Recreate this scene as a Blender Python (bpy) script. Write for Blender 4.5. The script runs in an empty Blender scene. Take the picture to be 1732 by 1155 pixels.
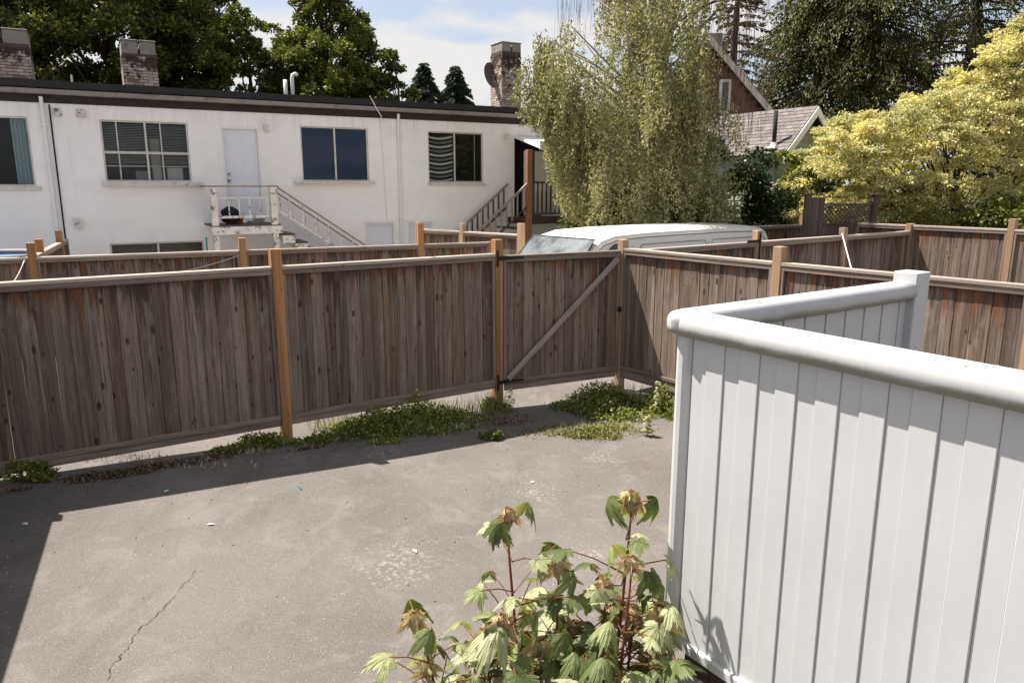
import bpy, bmesh, math, random
import numpy as np
from mathutils import Vector, Matrix, Quaternion
rnd = random.Random(7)
nr = np.random.RandomState(11)
R = math.radians
scene = bpy.context.scene
col = scene.collection

# ---------------------------------------------------------------- camera
cam = bpy.data.cameras.new('camera'); camo = bpy.data.objects.new('camera', cam); col.objects.link(camo)
cam.sensor_width = 36; cam.lens = 25.92; cam.clip_end = 2000; cam.clip_start = 0.05
EYE = 2.75
camo.location = (0, 0, EYE); camo.rotation_euler = (R(90 - 11.88), 0, 0)
scene.camera = camo

# ---------------------------------------------------------------- world, sun, exposure
SUN = Vector((-0.54, 0.263, 1.0)).normalized()
world = bpy.data.worlds.new('World'); scene.world = world; world.use_nodes = True
wn = world.node_tree; wn.nodes.clear()
def N(nt, t, **k):
    n = nt.nodes.new(t)
    for a, b in k.items(): setattr(n, a, b)
    return n
sky = N(wn, 'ShaderNodeTexSky', sky_type='NISHITA', sun_disc=False)
sky.sun_elevation = math.asin(SUN.z); sky.sun_rotation = math.atan2(SUN.x, SUN.y)
sky.air_density = 1.0; sky.dust_density = 2.0; sky.ozone_density = 1.0
tc = N(wn, 'ShaderNodeTexCoord'); sep = N(wn, 'ShaderNodeSeparateXYZ')
wn.links.new(tc.outputs['Generated'], sep.inputs[0])
zz = N(wn, 'ShaderNodeMath', operation='MAXIMUM'); zz.inputs[1].default_value = 0.0
wn.links.new(sep.outputs[2], zz.inputs[0])
za = N(wn, 'ShaderNodeMath', operation='ADD'); za.inputs[1].default_value = 0.16; wn.links.new(zz.outputs[0], za.inputs[0])
dx = N(wn, 'ShaderNodeMath', operation='DIVIDE'); dy = N(wn, 'ShaderNodeMath', operation='DIVIDE')
wn.links.new(sep.outputs[0], dx.inputs[0]); wn.links.new(za.outputs[0], dx.inputs[1])
wn.links.new(sep.outputs[1], dy.inputs[0]); wn.links.new(za.outputs[0], dy.inputs[1])
cx = N(wn, 'ShaderNodeCombineXYZ'); wn.links.new(dx.outputs[0], cx.inputs[0]); wn.links.new(dy.outputs[0], cx.inputs[1])
cx.inputs[2].default_value = 3.3
cn = N(wn, 'ShaderNodeTexNoise'); cn.inputs['Scale'].default_value = 1.35; cn.inputs['Detail'].default_value = 7; cn.inputs['Roughness'].default_value = 0.5
wn.links.new(cx.outputs[0], cn.inputs['Vector'])
cr = N(wn, 'ShaderNodeValToRGB'); cr.color_ramp.elements[0].position = 0.47; cr.color_ramp.elements[1].position = 0.56
wn.links.new(cn.outputs['Fac'], cr.inputs[0])
hz = N(wn, 'ShaderNodeMix', data_type='RGBA'); hz.inputs[0].default_value = 0.45
hz.inputs[7].default_value = (3.9, 4.0, 4.35, 1)
wn.links.new(sky.outputs[0], hz.inputs[6])
mx = N(wn, 'ShaderNodeMix', data_type='RGBA'); mx.inputs[7].default_value = (5.0, 4.9, 4.85, 1)
wn.links.new(cr.outputs[0], mx.inputs[0]); wn.links.new(hz.outputs[2], mx.inputs[6])
bg = N(wn, 'ShaderNodeBackground'); bg.inputs[1].default_value = 0.074
wn.links.new(mx.outputs[2], bg.inputs[0])
wo = N(wn, 'ShaderNodeOutputWorld'); wn.links.new(bg.outputs[0], wo.inputs[0])
sl = bpy.data.lights.new('sun', 'SUN'); sl.energy = 4.9; sl.angle = R(0.5); sl.color = (1.0, 0.94, 0.87)
slo = bpy.data.objects.new('sun', sl); col.objects.link(slo); slo.rotation_euler = SUN.to_track_quat('Z', 'Y').to_euler()
slo.location = (-10, 5, 20)
scene.view_settings.view_transform = 'Standard'; scene.view_settings.look = 'None'
scene.view_settings.gamma = 1; scene.view_settings.use_curve_mapping = False
scene.view_settings.exposure = 1.22
scene.cycles.max_bounces = 6; scene.cycles.transparent_max_bounces = 12

# ---------------------------------------------------------------- materials
def mat(name):
    m = bpy.data.materials.new(name); m.use_nodes = True
    nt = m.node_tree; b = nt.nodes['Principled BSDF']
    b.inputs['Specular IOR Level'].default_value = 0.3
    return m, nt, b
def lk(nt, a, b): nt.links.new(a, b)
def ramp(nt, src, stops, interp='LINEAR'):
    r = N(nt, 'ShaderNodeValToRGB'); r.color_ramp.interpolation = interp
    while len(r.color_ramp.elements) < len(stops): r.color_ramp.elements.new(0.5)
    for e, (p, c) in zip(r.color_ramp.elements, stops):
        e.position = p; e.color = (*c, 1) if len(c) == 3 else c
    lk(nt, src, r.inputs[0]); return r.outputs[0]
def noise(nt, vec, scale, detail=3, rough=0.5, dist=0.0):
    n = N(nt, 'ShaderNodeTexNoise'); n.inputs['Scale'].default_value = scale; n.inputs['Detail'].default_value = detail
    n.inputs['Roughness'].default_value = rough; n.inputs['Distortion'].default_value = dist
    if vec is not None: lk(nt, vec, n.inputs['Vector'])
    return n.outputs['Fac']
def mapping(nt, src, scale=(1, 1, 1), off=None):
    m = N(nt, 'ShaderNodeMapping'); m.inputs['Scale'].default_value = scale; lk(nt, src, m.inputs['Vector'])
    if off is not None: lk(nt, off, m.inputs['Location'])
    return m.outputs[0]
def mixc(nt, fac, a, b, blend='MIX'):
    m = N(nt, 'ShaderNodeMix', data_type='RGBA', blend_type=blend)
    if isinstance(fac, (int, float)): m.inputs[0].default_value = fac
    else: lk(nt, fac, m.inputs[0])
    for i, v in ((6, a), (7, b)):
        if isinstance(v, tuple): m.inputs[i].default_value = (*v, 1)
        else: lk(nt, v, m.inputs[i])
    return m.outputs[2]
def mth(nt, op, a, b=0.0):
    m = N(nt, 'ShaderNodeMath', operation=op)
    for i, v in ((0, a), (1, b)):
        if isinstance(v, (int, float)): m.inputs[i].default_value = v
        else: lk(nt, v, m.inputs[i])
    return m.outputs[0]
def bump(nt, b, h, strength=0.3, dist=0.01):
    n = N(nt, 'ShaderNodeBump'); n.inputs['Strength'].default_value = strength; n.inputs['Distance'].default_value = dist
    lk(nt, h, n.inputs['Height']); lk(nt, n.outputs[0], b.inputs['Normal'])
def rampf(nt, src, a, b): return ramp(nt, src, [(a, (0, 0, 0)), (b, (1, 1, 1))])

def wood(name, cols, stain=0.0, grain=(105, 105, 2.4), knots=True, rough=0.85, dark=0.55, horizontal=False, knotsize=0.1):
    m, nt, b = mat(name)
    tcn = N(nt, 'ShaderNodeTexCoord'); oi = N(nt, 'ShaderNodeObjectInfo')
    offs = N(nt, 'ShaderNodeVectorMath', operation='SCALE'); offs.inputs[0].default_value = (13.1, 7.7, 29.3); lk(nt, oi.outputs['Random'], offs.inputs['Scale'])
    g = grain if not horizontal else (grain[2], grain[1], grain[0])
    v0 = N(nt, 'ShaderNodeVectorMath', operation='ADD'); lk(nt, tcn.outputs['Object'], v0.inputs[0]); lk(nt, offs.outputs[0], v0.inputs[1])
    v = v0.outputs[0]
    base = ramp(nt, oi.outputs['Random'], [(i / (len(cols) - 1), c) for i, c in enumerate(cols)])
    big = noise(nt, mapping(nt, v, tuple(x * 0.14 for x in g)), 1.0, 4, 0.6, 0.6)
    base = mixc(nt, rampf(nt, big, 0.3, 0.7), mixc(nt, 1.0, base, (0.50, 0.47, 0.46), 'MULTIPLY'), mixc(nt, 1.0, base, (1.22, 1.17, 1.12), 'MULTIPLY'))
    gr = noise(nt, mapping(nt, v, g), 1.0, 5, 0.65, 0.9)
    c = mixc(nt, rampf(nt, gr, 0.36, 0.6), mixc(nt, 1.0, base, (dark, dark, dark), 'MULTIPLY'), base)
    h = gr
    if knots:
        kv = mapping(nt, v, (8.0, 0.0, 3.2) if not horizontal else (3.2, 0.0, 8.0))
        ks = N(nt, 'ShaderNodeSeparateXYZ'); lk(nt, kv, ks.inputs[0]); kc = N(nt, 'ShaderNodeCombineXYZ'); lk(nt, ks.outputs[0], kc.inputs[0]); lk(nt, ks.outputs[2], kc.inputs[1])
        vo = N(nt, 'ShaderNodeTexVoronoi', voronoi_dimensions='2D'); vo.inputs['Scale'].default_value = 1.0; lk(nt, kc.outputs[0], vo.inputs['Vector'])
        wn2 = N(nt, 'ShaderNodeTexWhiteNoise', noise_dimensions='3D'); lk(nt, vo.outputs['Position'], wn2.inputs['Vector'])
        size = mth(nt, 'MULTIPLY', mth(nt, 'SUBTRACT', wn2.outputs['Value'], 0.55), knotsize / 0.3)
        k = mth(nt, 'SUBTRACT', size, vo.outputs['Distance'])
        kf = ramp(nt, k, [(0.0, (0, 0, 0)), (0.035, (1, 1, 1))])
        ring = ramp(nt, k, [(0.0, (0, 0, 0)), (1.0, (1, 1, 1))])
        c = mixc(nt, mth(nt, 'MULTIPLY', kf, 0.85), c, (0.035, 0.02, 0.014))
    if stain:
        sg = N(nt, 'ShaderNodeSeparateXYZ'); lk(nt, tcn.outputs['Generated'], sg.inputs[0])
        sn = noise(nt, mapping(nt, v, (30, 30, 1.6)), 1.0, 4, 0.6)
        top = mth(nt, 'MULTIPLY', sg.outputs[2], sg.outputs[2]); top = mth(nt, 'MULTIPLY', top, top); top = mth(nt, 'MULTIPLY', top, mth(nt, 'MULTIPLY', sg.outputs[2], sg.outputs[2]))
        sm = mth(nt, 'ADD', mth(nt, 'MULTIPLY', top, 0.42), sn)
        wr = N(nt, 'ShaderNodeTexWhiteNoise', noise_dimensions='1D'); lk(nt, oi.outputs['Random'], wr.inputs['W'])
        sm = mth(nt, 'ADD', sm, mth(nt, 'MULTIPLY', mth(nt, 'SUBTRACT', wr.outputs['Value'], 0.5), 0.16))
        sf = rampf(nt, sm, 0.63, 0.80)
        c = mixc(nt, mth(nt, 'MULTIPLY', sf, stain), c, mixc(nt, rampf(nt, noise(nt, mapping(nt, v, (5, 5, 1.2)), 1.0, 2), 0.42, 0.55), (0.16, 0.055, 0.022), (0.045, 0.026, 0.02)))
        lo = mth(nt, 'SUBTRACT', 1.0, sg.outputs[2]); lo = mth(nt, 'MULTIPLY', lo, lo)
        pn = noise(nt, mapping(nt, v, (9, 9, 3)), 1.0, 4, 0.7)
        pale = rampf(nt, pn, 0.56, 0.75)
        c = mixc(nt, mth(nt, 'MULTIPLY', pale, 0.4), c, (0.36, 0.32, 0.29))
    lk(nt, c, b.inputs['Base Color']); b.inputs['Roughness'].default_value = rough
    bump(nt, b, h, 0.55, 0.004)
    return m
GREY = [(0.235, 0.183, 0.142), (0.31, 0.25, 0.205), (0.175, 0.132, 0.103), (0.345, 0.285, 0.238), (0.235, 0.175, 0.13), (0.29, 0.235, 0.192), (0.19, 0.152, 0.126), (0.265, 0.198, 0.147)]
M = {}
M['board'] = wood('weathered_cedar_board', GREY, stain=0.85, dark=0.48, knotsize=0.115)
M['trim'] = wood('weathered_trim', [(0.28, 0.225, 0.185), (0.34, 0.28, 0.23), (0.25, 0.20, 0.165)], horizontal=True, grain=(60, 60, 2), knotsize=0.05)
M['trimv'] = wood('weathered_upright', [(0.28, 0.225, 0.185), (0.34, 0.28, 0.23), (0.25, 0.20, 0.165)], knotsize=0.05)
M['cap'] = wood('bleached_cap', [(0.45, 0.40, 0.35), (0.52, 0.46, 0.40), (0.42, 0.36, 0.32)], horizontal=True, grain=(60, 60, 2), knotsize=0.06, dark=0.75)
M['post'] = wood('orange_cedar_post', [(0.40, 0.19, 0.075), (0.45, 0.235, 0.105), (0.38, 0.20, 0.09)], grain=(50, 50, 1.4), knotsize=0.05, dark=0.78, rough=0.7)
M['postpale'] = wood('pale_cedar_post', [(0.45, 0.31, 0.20), (0.50, 0.34, 0.22), (0.42, 0.29, 0.19)], grain=(50, 50, 1.4), knotsize=0.04, dark=0.8)
M['darkwood'] = wood('dark_stair_wood', [(0.09, 0.06, 0.045), (0.12, 0.085, 0.065)], knots=False)

def plain(name, c, rough=0.6, metal=0.0, var=0.12, scale=6.0, bmp=0.0, spec=0.3, dirt_glare=None, dirt_glare_amt=0.5, dscale=3.0, dthr=(0.55, 0.7)):
    m, nt, b = mat(name)
    tcn = N(nt, 'ShaderNodeTexCoord'); v = tcn.outputs['Object']
    n1 = noise(nt, v, scale, 5, 0.6)
    cc = mixc(nt, rampf(nt, n1, 0.3, 0.7), tuple(x * (1 - var) for x in c), tuple(min(1, x * (1 + var)) for x in c))
    if dirt_glare:
        d = rampf(nt, noise(nt, v, dscale, 7, 0.7, 0.3), *dthr)
        cc = mixc(nt, mth(nt, 'MULTIPLY', d, dirt_glare_amt), cc, dirt_glare)
    lk(nt, cc, b.inputs['Base Color']); b.inputs['Roughness'].default_value = rough; b.inputs['Metallic'].default_value = metal
    b.inputs['Specular IOR Level'].default_value = spec
    if bmp: bump(nt, b, noise(nt, v, scale * 12, 4, 0.7), bmp, 0.004)
    return m
M['stucco'] = None
M['white'] = plain('white_paint', (0.78, 0.76, 0.73), 0.5, var=0.04)
M['oldwhite'] = plain('peeling_white_paint', (0.68, 0.65, 0.60), 0.7, dirt_glare=(0.12, 0.09, 0.07), dscale=9, dirt_glare_amt=0.85, dthr=(0.54, 0.6))
M['whitedoor'] = plain('white_door_paint', (0.74, 0.75, 0.80), 0.45, var=0.03)
M['alu'] = plain('aluminium', (0.55, 0.53, 0.50), 0.45, 0.3)
M['gutter'] = plain('grey_gutter', (0.24, 0.215, 0.20), 0.6, dirt_glare=(0.08, 0.06, 0.05), dscale=4, dirt_glare_amt=0.6)
M['fascia'] = plain('dark_fascia', (0.035, 0.026, 0.022), 0.8)
M['roof'] = plain('dark_roofing', (0.03, 0.028, 0.026), 0.95, bmp=0.6)
M['black'] = plain('black_iron', (0.012, 0.012, 0.012), 0.5)
M['dark'] = plain('dark_room', (0.006, 0.005, 0.005), 0.9)
M['bluecloth'] = plain('blue_curtain', (0.006, 0.028, 0.11), 0.9)
M['tealcloth'] = plain('pale_teal_curtain', (0.42, 0.50, 0.53), 0.9, scale=3)
M['blind'] = plain('brown_blind', (0.62, 0.55, 0.50), 0.6)
M['cream'] = plain('cream_plastic', (0.62, 0.58, 0.52), 0.6)
M['grey'] = plain('grey_panel', (0.28, 0.26, 0.24), 0.7)
M['blue'] = plain('blue_plastic', (0.04, 0.16, 0.34), 0.5)
M['teal'] = plain('teal_plastic', (0.02, 0.22, 0.20), 0.5)
M['navy'] = plain('navy_cloth', (0.008, 0.012, 0.03), 0.9)
M['red'] = plain('red_plastic', (0.25, 0.02, 0.02), 0.5)
M['rope'] = plain('pale_rope', (0.62, 0.56, 0.45), 0.9)
M['stalkred'] = plain('red_stem', (0.17, 0.05, 0.028), 0.6)
M['bark'] = plain('bark', (0.06, 0.045, 0.035), 0.95, bmp=0.8, scale=10)
M['barkpale'] = plain('pale_branch', (0.30, 0.25, 0.20), 0.9)
M['barkbirch'] = plain('birch_bark', (0.22, 0.18, 0.15), 0.9, dirt_glare=(0.04, 0.03, 0.03), dscale=8)
M['concrete'] = plain('old_concrete', (0.27, 0.24, 0.21), 0.95, bmp=0.5, dirt_glare=(0.04, 0.03, 0.025), dirt_glare_amt=0.8, dscale=5)
M['soil'] = plain('damp_soil', (0.05, 0.035, 0.026), 1.0, bmp=1.0, scale=20, var=0.4)
M['stone'] = plain('pale_stone', (0.33, 0.30, 0.27), 0.9, bmp=0.5)
M['vanwhite'] = plain('cream_van_paint', (0.74, 0.71, 0.64), 0.35, var=0.03, spec=0.5, dirt_glare=(0.45, 0.40, 0.33), dirt_glare_amt=0.3)
M['vantrim'] = plain('van_rubber', (0.03, 0.03, 0.03), 0.6)
M['rubber'] = plain('tyre_rubber', (0.02, 0.02, 0.02), 0.8)
M['lamp'] = plain('headlamp_lens', (0.6, 0.6, 0.6), 0.1, spec=0.8)
M['brownwall'] = plain('brown_stained_siding', (0.17, 0.095, 0.07), 0.85, scale=2.5, var=0.35, bmp=0.4)
M['greensiding'] = plain('pale_green_siding', (0.40, 0.44, 0.32), 0.7, var=0.06)
M['barge'] = plain('grey_bargeboard', (0.58, 0.54, 0.48), 0.7)
M['dish'] = plain('grey_dish', (0.20, 0.17, 0.17), 0.5)
def stuccomat():
    m, nt, b = mat('white_stucco'); tcn = N(nt, 'ShaderNodeTexCoord'); v = tcn.outputs['Object']
    c = mixc(nt, rampf(nt, noise(nt, v, 0.7, 5, 0.6), 0.35, 0.65), (0.86, 0.82, 0.80), (0.90, 0.875, 0.86))
    st = noise(nt, mapping(nt, v, (5, 5, 0.5)), 1.0, 5, 0.6)
    c = mixc(nt, mth(nt, 'MULTIPLY', rampf(nt, st, 0.58, 0.76), 0.15), c, (0.42, 0.38, 0.33))
    pt = noise(nt, mapping(nt, v, (1.0, 1.0, 1.6)), 1.4, 3, 0.4, 1.2)
    c = mixc(nt, mth(nt, 'MULTIPLY', rampf(nt, pt, 0.56, 0.58), 0.10), c, (0.60, 0.58, 0.55))
    dr = noise(nt, mapping(nt, v, (14, 14, 0.8)), 1.0, 4, 0.6)
    sz = N(nt, 'ShaderNodeSeparateXYZ'); lk(nt, v, sz.inputs[0])
    up = mth(nt, 'ADD', rampf(nt, sz.outputs[2], 3.9, 4.35), 0.0) if False else ramp(nt, mth(nt, 'DIVIDE', sz.outputs[2], 4.4), [(0.84, (0, 0, 0)), (1.0, (1, 1, 1))])
    c = mixc(nt, mth(nt, 'MULTIPLY', mth(nt, 'MULTIPLY', rampf(nt, dr, 0.45, 0.70), up), 0.22), c, (0.22, 0.18, 0.15))
    lk(nt, c, b.inputs['Base Color']); b.inputs['Roughness'].default_value = 0.9
    bump(nt, b, noise(nt, v, 45, 4, 0.7), 0.25, 0.006); return m
M['stucco'] = stuccomat()
def glassmat():
    m = bpy.data.materials.new('window_glass'); m.use_nodes = True; nt = m.node_tree; nt.nodes.clear()
    o = N(nt, 'ShaderNodeOutputMaterial'); t = N(nt, 'ShaderNodeBsdfTransparent'); t.inputs[0].default_value = (0.85, 0.88, 0.88, 1)
    g = N(nt, 'ShaderNodeBsdfGlossy'); g.inputs['Roughness'].default_value = 0.02
    fr = N(nt, 'ShaderNodeFresnel'); fr.inputs[0].default_value = 1.5
    tcn = N(nt, 'ShaderNodeTexCoord'); bp = N(nt, 'ShaderNodeBump'); bp.inputs['Strength'].default_value = 0.05
    lk(nt, noise(nt, tcn.outputs['Object'], 1.5, 2), bp.inputs['Height']); lk(nt, bp.outputs[0], g.inputs['Normal'])
    ms = N(nt, 'ShaderNodeMixShader'); f2 = mth(nt, 'MULTIPLY', fr.outputs[0], 0.55)
    lk(nt, f2, ms.inputs[0]); lk(nt, t.outputs[0], ms.inputs[1]); lk(nt, g.outputs[0], ms.inputs[2]); lk(nt, ms.outputs[0], o.inputs[0]); return m
M['glass'] = glassmat()
def vinylmat():
    m, nt, b = mat('white_painted_board'); tcn = N(nt, 'ShaderNodeTexCoord'); v = tcn.outputs['Object']
    oi = N(nt, 'ShaderNodeObjectInfo')
    c = mixc(nt, rampf(nt, noise(nt, mapping(nt, v, (3, 3, 1.5)), 2.0, 5, 0.6), 0.35, 0.65), (0.48, 0.48, 0.485), (0.53, 0.53, 0.525))
    sp = noise(nt, v, 7, 8, 0.8)
    c = mixc(nt, mth(nt, 'MULTIPLY', rampf(nt, sp, 0.66, 0.74), 0.5), c, (0.42, 0.41, 0.33))
    vs = N(nt, 'ShaderNodeTexVoronoi'); vs.inputs['Scale'].default_value = 9; lk(nt, v, vs.inputs['Vector'])
    c = mixc(nt, mth(nt, 'MULTIPLY', ramp(nt, vs.outputs['Distance'], [(0.0, (1, 1, 1)), (0.03, (0, 0, 0))]), 0.7), c, (0.12, 0.10, 0.09))
    lk(nt, c, b.inputs['Base Color']); b.inputs['Roughness'].default_value = 0.42; b.inputs['Specular IOR Level'].default_value = 0.35
    bump(nt, b, noise(nt, mapping(nt, v, (120, 120, 5)), 1.0, 4, 0.6), 0.12, 0.002); return m
M['vinyl'] = vinylmat()
def railmat():
    m, nt, b = mat('white_rail_paint'); tcn = N(nt, 'ShaderNodeTexCoord'); v = tcn.outputs['Object']
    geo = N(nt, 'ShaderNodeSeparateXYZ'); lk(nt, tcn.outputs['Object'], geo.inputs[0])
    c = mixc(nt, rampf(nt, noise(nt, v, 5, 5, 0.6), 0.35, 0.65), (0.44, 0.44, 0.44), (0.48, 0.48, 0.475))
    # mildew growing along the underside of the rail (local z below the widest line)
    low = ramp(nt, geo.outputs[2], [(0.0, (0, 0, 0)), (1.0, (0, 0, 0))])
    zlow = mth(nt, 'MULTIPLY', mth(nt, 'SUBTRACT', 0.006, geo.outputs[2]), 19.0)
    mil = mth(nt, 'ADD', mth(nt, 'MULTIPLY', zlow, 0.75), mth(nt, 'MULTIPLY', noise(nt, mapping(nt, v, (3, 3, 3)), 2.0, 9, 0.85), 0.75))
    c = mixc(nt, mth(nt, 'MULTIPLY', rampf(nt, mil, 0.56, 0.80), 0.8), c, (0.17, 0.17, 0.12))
    vs = N(nt, 'ShaderNodeTexVoronoi'); vs.inputs['Scale'].default_value = 14; lk(nt, v, vs.inputs['Vector'])
    c = mixc(nt, mth(nt, 'MULTIPLY', ramp(nt, vs.outputs['Distance'], [(0.0, (1, 1, 1)), (0.035, (0, 0, 0))]), 0.7), c, (0.12, 0.10, 0.09))
    lk(nt, c, b.inputs['Base Color']); b.inputs['Roughness'].default_value = 0.4
    bump(nt, b, noise(nt, v, 60, 4, 0.6), 0.08, 0.002); return m
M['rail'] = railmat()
def asphaltmat():
    m, nt, b = mat('worn_asphalt'); g = N(nt, 'ShaderNodeNewGeometry'); v = g.outputs['Position']
    n1 = noise(nt, v, 0.55, 5, 0.55)
    c = mixc(nt, rampf(nt, n1, 0.35, 0.65), (0.100, 0.087, 0.077), (0.142, 0.127, 0.114))
    n2 = noise(nt, mapping(nt, v, (0.5, 2.0, 1)), 0.9, 4, 0.6)
    c = mixc(nt, mth(nt, 'MULTIPLY', rampf(nt, n2, 0.5, 0.75), 0.35), c, (0.125, 0.108, 0.096))
    n5 = noise(nt, v, 2.3, 6, 0.7, 0.8)
    c = mixc(nt, mth(nt, 'MULTIPLY', rampf(nt, n5, 0.50, 0.64), 0.5), c, (0.185, 0.166, 0.15))
    n6 = noise(nt, mapping(nt, v, (1.3, 0.6, 1)), 1.9, 6, 0.65, 0.5)
    c = mixc(nt, mth(nt, 'MULTIPLY', rampf(nt, n6, 0.53, 0.66), 0.5), c, (0.088, 0.071, 0.06))
    n3 = noise(nt, v, 120, 3, 0.8)
    c = mixc(nt, mth(nt, 'MULTIPLY', rampf(nt, n3, 0.5, 0.68), 0.5), c, (0.30, 0.275, 0.25))
    n3b = noise(nt, v, 90, 3, 0.8, 0.3)
    c = mixc(nt, mth(nt, 'MULTIPLY', rampf(nt, n3b, 0.52, 0.68), 0.65), c, (0.075, 0.065, 0.06))
    vo = N(nt, 'ShaderNodeTexVoronoi'); vo.inputs['Scale'].default_value = 42; lk(nt, v, vo.inputs['Vector'])
    wn2 = N(nt, 'ShaderNodeTexWhiteNoise', noise_dimensions='3D'); lk(nt, vo.outputs['Position'], wn2.inputs['Vector'])
    st = mth(nt, 'MULTIPLY', ramp(nt, vo.outputs['Distance'], [(0.12, (1, 1, 1)), (0.22, (0, 0, 0))]), ramp(nt, wn2.outputs['Value'], [(0.80, (0, 0, 0)), (0.82, (1, 1, 1))]))
    c = mixc(nt, mth(nt, 'MULTIPLY', st, 0.45), c, (0.40, 0.37, 0.33))
    # spalled patches where the binder has worn off and pale stone shows
    tot = None
    for (px, py, rr) in ((-0.82, 4.95, 0.55), (0.2, 6.35, 0.35), (-1.35, 7.15, 0.45), (-2.2, 6.9, 0.3), (0.9, 7.2, 0.3), (0.6, 5.2, 0.25)):
        d = N(nt, 'ShaderNodeVectorMath', operation='DISTANCE'); lk(nt, mapping(nt, v, (1, 1, 0)), d.inputs[0]); d.inputs[1].default_value = (px, py, 0)
        f = mth(nt, 'SUBTRACT', 1.0, mth(nt, 'DIVIDE', d.outputs['Value'], rr)); f = mth(nt, 'MAXIMUM', f, 0.0)
        tot = f if tot is None else mth(nt, 'MAXIMUM', tot, f)
    sp = noise(nt, v, 26, 6, 0.75, 0.6)
    sf = rampf(nt, mth(nt, 'ADD', mth(nt, 'MULTIPLY', tot, 0.15), sp), 0.60, 0.67)
    sf = mth(nt, 'MULTIPLY', sf, mth(nt, 'MINIMUM', mth(nt, 'MULTIPLY', tot, 4.0), 1.0))
    c = mixc(nt, mth(nt, 'MULTIPLY', sf, 0.5), c, (0.32, 0.29, 0.26))
    lk(nt, c, b.inputs['Base Color']); b.inputs['Roughness'].default_value = 0.95
    hh = mth(nt, 'ADD', n3, mth(nt, 'MULTIPLY', sf, -0.8))
    bump(nt, b, hh, 0.7, 0.004); return m
M['asphalt'] = asphaltmat()
def brickmat():
    m, nt, b = mat('flaking_brick'); tcn = N(nt, 'ShaderNodeTexCoord'); v = tcn.outputs['Object']
    g = N(nt, 'ShaderNodeNewGeometry')
    c = ramp(nt, g.outputs['Random Per Island'], [(0.0, (0.50, 0.42, 0.37)), (0.5, (0.44, 0.35, 0.30)), (0.72, (0.26, 0.14, 0.11)), (0.8, (0.46, 0.36, 0.31)), (1.0, (0.56, 0.48, 0.42))])
    sg = N(nt, 'ShaderNodeSeparateXYZ'); lk(nt, tcn.outputs['Generated'], sg.inputs[0])
    soot = mth(nt, 'ADD', mth(nt, 'MULTIPLY', sg.outputs[2], 0.35), noise(nt, v, 6, 6, 0.7))
    c = mixc(nt, mth(nt, 'MULTIPLY', rampf(nt, soot, 0.70, 0.80), 0.92), c, (0.03, 0.018, 0.015))
    lk(nt, c, b.inputs['Base Color']); b.inputs['Roughness'].default_value = 0.95; return m
M['brick'] = brickmat()
M['mortar'] = plain('sooty_mortar', (0.10, 0.07, 0.055), 1.0)
def shinglemat():
    m, nt, b = mat('grey_shingle'); g = N(nt, 'ShaderNodeNewGeometry')
    c = ramp(nt, g.outputs['Random Per Island'], [(0, (0.13, 0.11, 0.105)), (0.5, (0.165, 0.145, 0.14)), (1, (0.20, 0.18, 0.17))])
    lk(nt, c, b.inputs['Base Color']); b.inputs['Roughness'].default_value = 0.95; return m
M['shingle'] = shinglemat()
def leafmat(name, stops, trans=0.3, rough=0.55, obj=False):
    m = bpy.data.materials.new(name); m.use_nodes = True; nt = m.node_tree; nt.nodes.clear()
    o = N(nt, 'ShaderNodeOutputMaterial')
    if obj: src = N(nt, 'ShaderNodeObjectInfo').outputs['Random']
    else: src = N(nt, 'ShaderNodeNewGeometry').outputs['Random Per Island']
    c = ramp(nt, src, stops)
    tcn = N(nt, 'ShaderNodeTexCoord')
    c = mixc(nt, rampf(nt, noise(nt, tcn.outputs['Object'], 1.1 if not obj else 14.0, 3, 0.5), 0.35, 0.65), mixc(nt, 1.0, c, (0.72, 0.75, 0.72), 'MULTIPLY'), mixc(nt, 1.0, c, (1.2, 1.15, 1.05), 'MULTIPLY'))
    p = N(nt, 'ShaderNodeBsdfPrincipled'); p.inputs['Roughness'].default_value = rough; p.inputs['Specular IOR Level'].default_value = 0.18
    lk(nt, c, p.inputs['Base Color'])
    t = N(nt, 'ShaderNodeBsdfTranslucent'); lk(nt, mixc(nt, 1.0, c, (1.15, 1.25, 0.6), 'MULTIPLY'), t.inputs[0])
    ms = N(nt, 'ShaderNodeMixShader'); ms.inputs[0].default_value = trans
    lk(nt, p.outputs[0], ms.inputs[1]); lk(nt, t.outputs[0], ms.inputs[2]); lk(nt, ms.outputs[0], o.inputs[0]); return m
M['leafdark'] = leafmat('dark_broadleaf', [(0, (0.03, 0.044, 0.010)), (0.55, (0.085, 0.10, 0.022)), (1, (0.26, 0.26, 0.065))], 0.28)
M['leafmid'] = leafmat('mid_green_leaf', [(0, (0.05, 0.07, 0.017)), (0.55, (0.12, 0.14, 0.035)), (1, (0.28, 0.28, 0.08))], 0.3)
M['leafconif'] = leafmat('conifer_spray', [(0, (0.038, 0.044, 0.013)), (0.6, (0.075, 0.082, 0.022)), (1, (0.19, 0.18, 0.055))], 0.15)
M['leafspruce'] = leafmat('blue_green_needles', [(0, (0.025, 0.045, 0.028)), (1, (0.06, 0.085, 0.05))], 0.15)
M['leafwillow'] = leafmat('olive_weeping_leaf', [(0, (0.14, 0.155, 0.075)), (0.45, (0.27, 0.27, 0.14)), (0.85, (0.42, 0.39, 0.23)), (1, (0.40, 0.29, 0.20))], 0.32)
M['leafgold2'] = leafmat('yellow_green_leaf', [(0, (0.12, 0.13, 0.03)), (0.5, (0.22, 0.21, 0.06)), (1, (0.38, 0.33, 0.12))], 0.3)
M['leafyellow'] = leafmat('golden_leaf', [(0, (0.30, 0.31, 0.12)), (0.4, (0.56, 0.53, 0.27)), (0.8, (0.74, 0.66, 0.42)), (1, (0.70, 0.55, 0.38))], 0.35)
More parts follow.
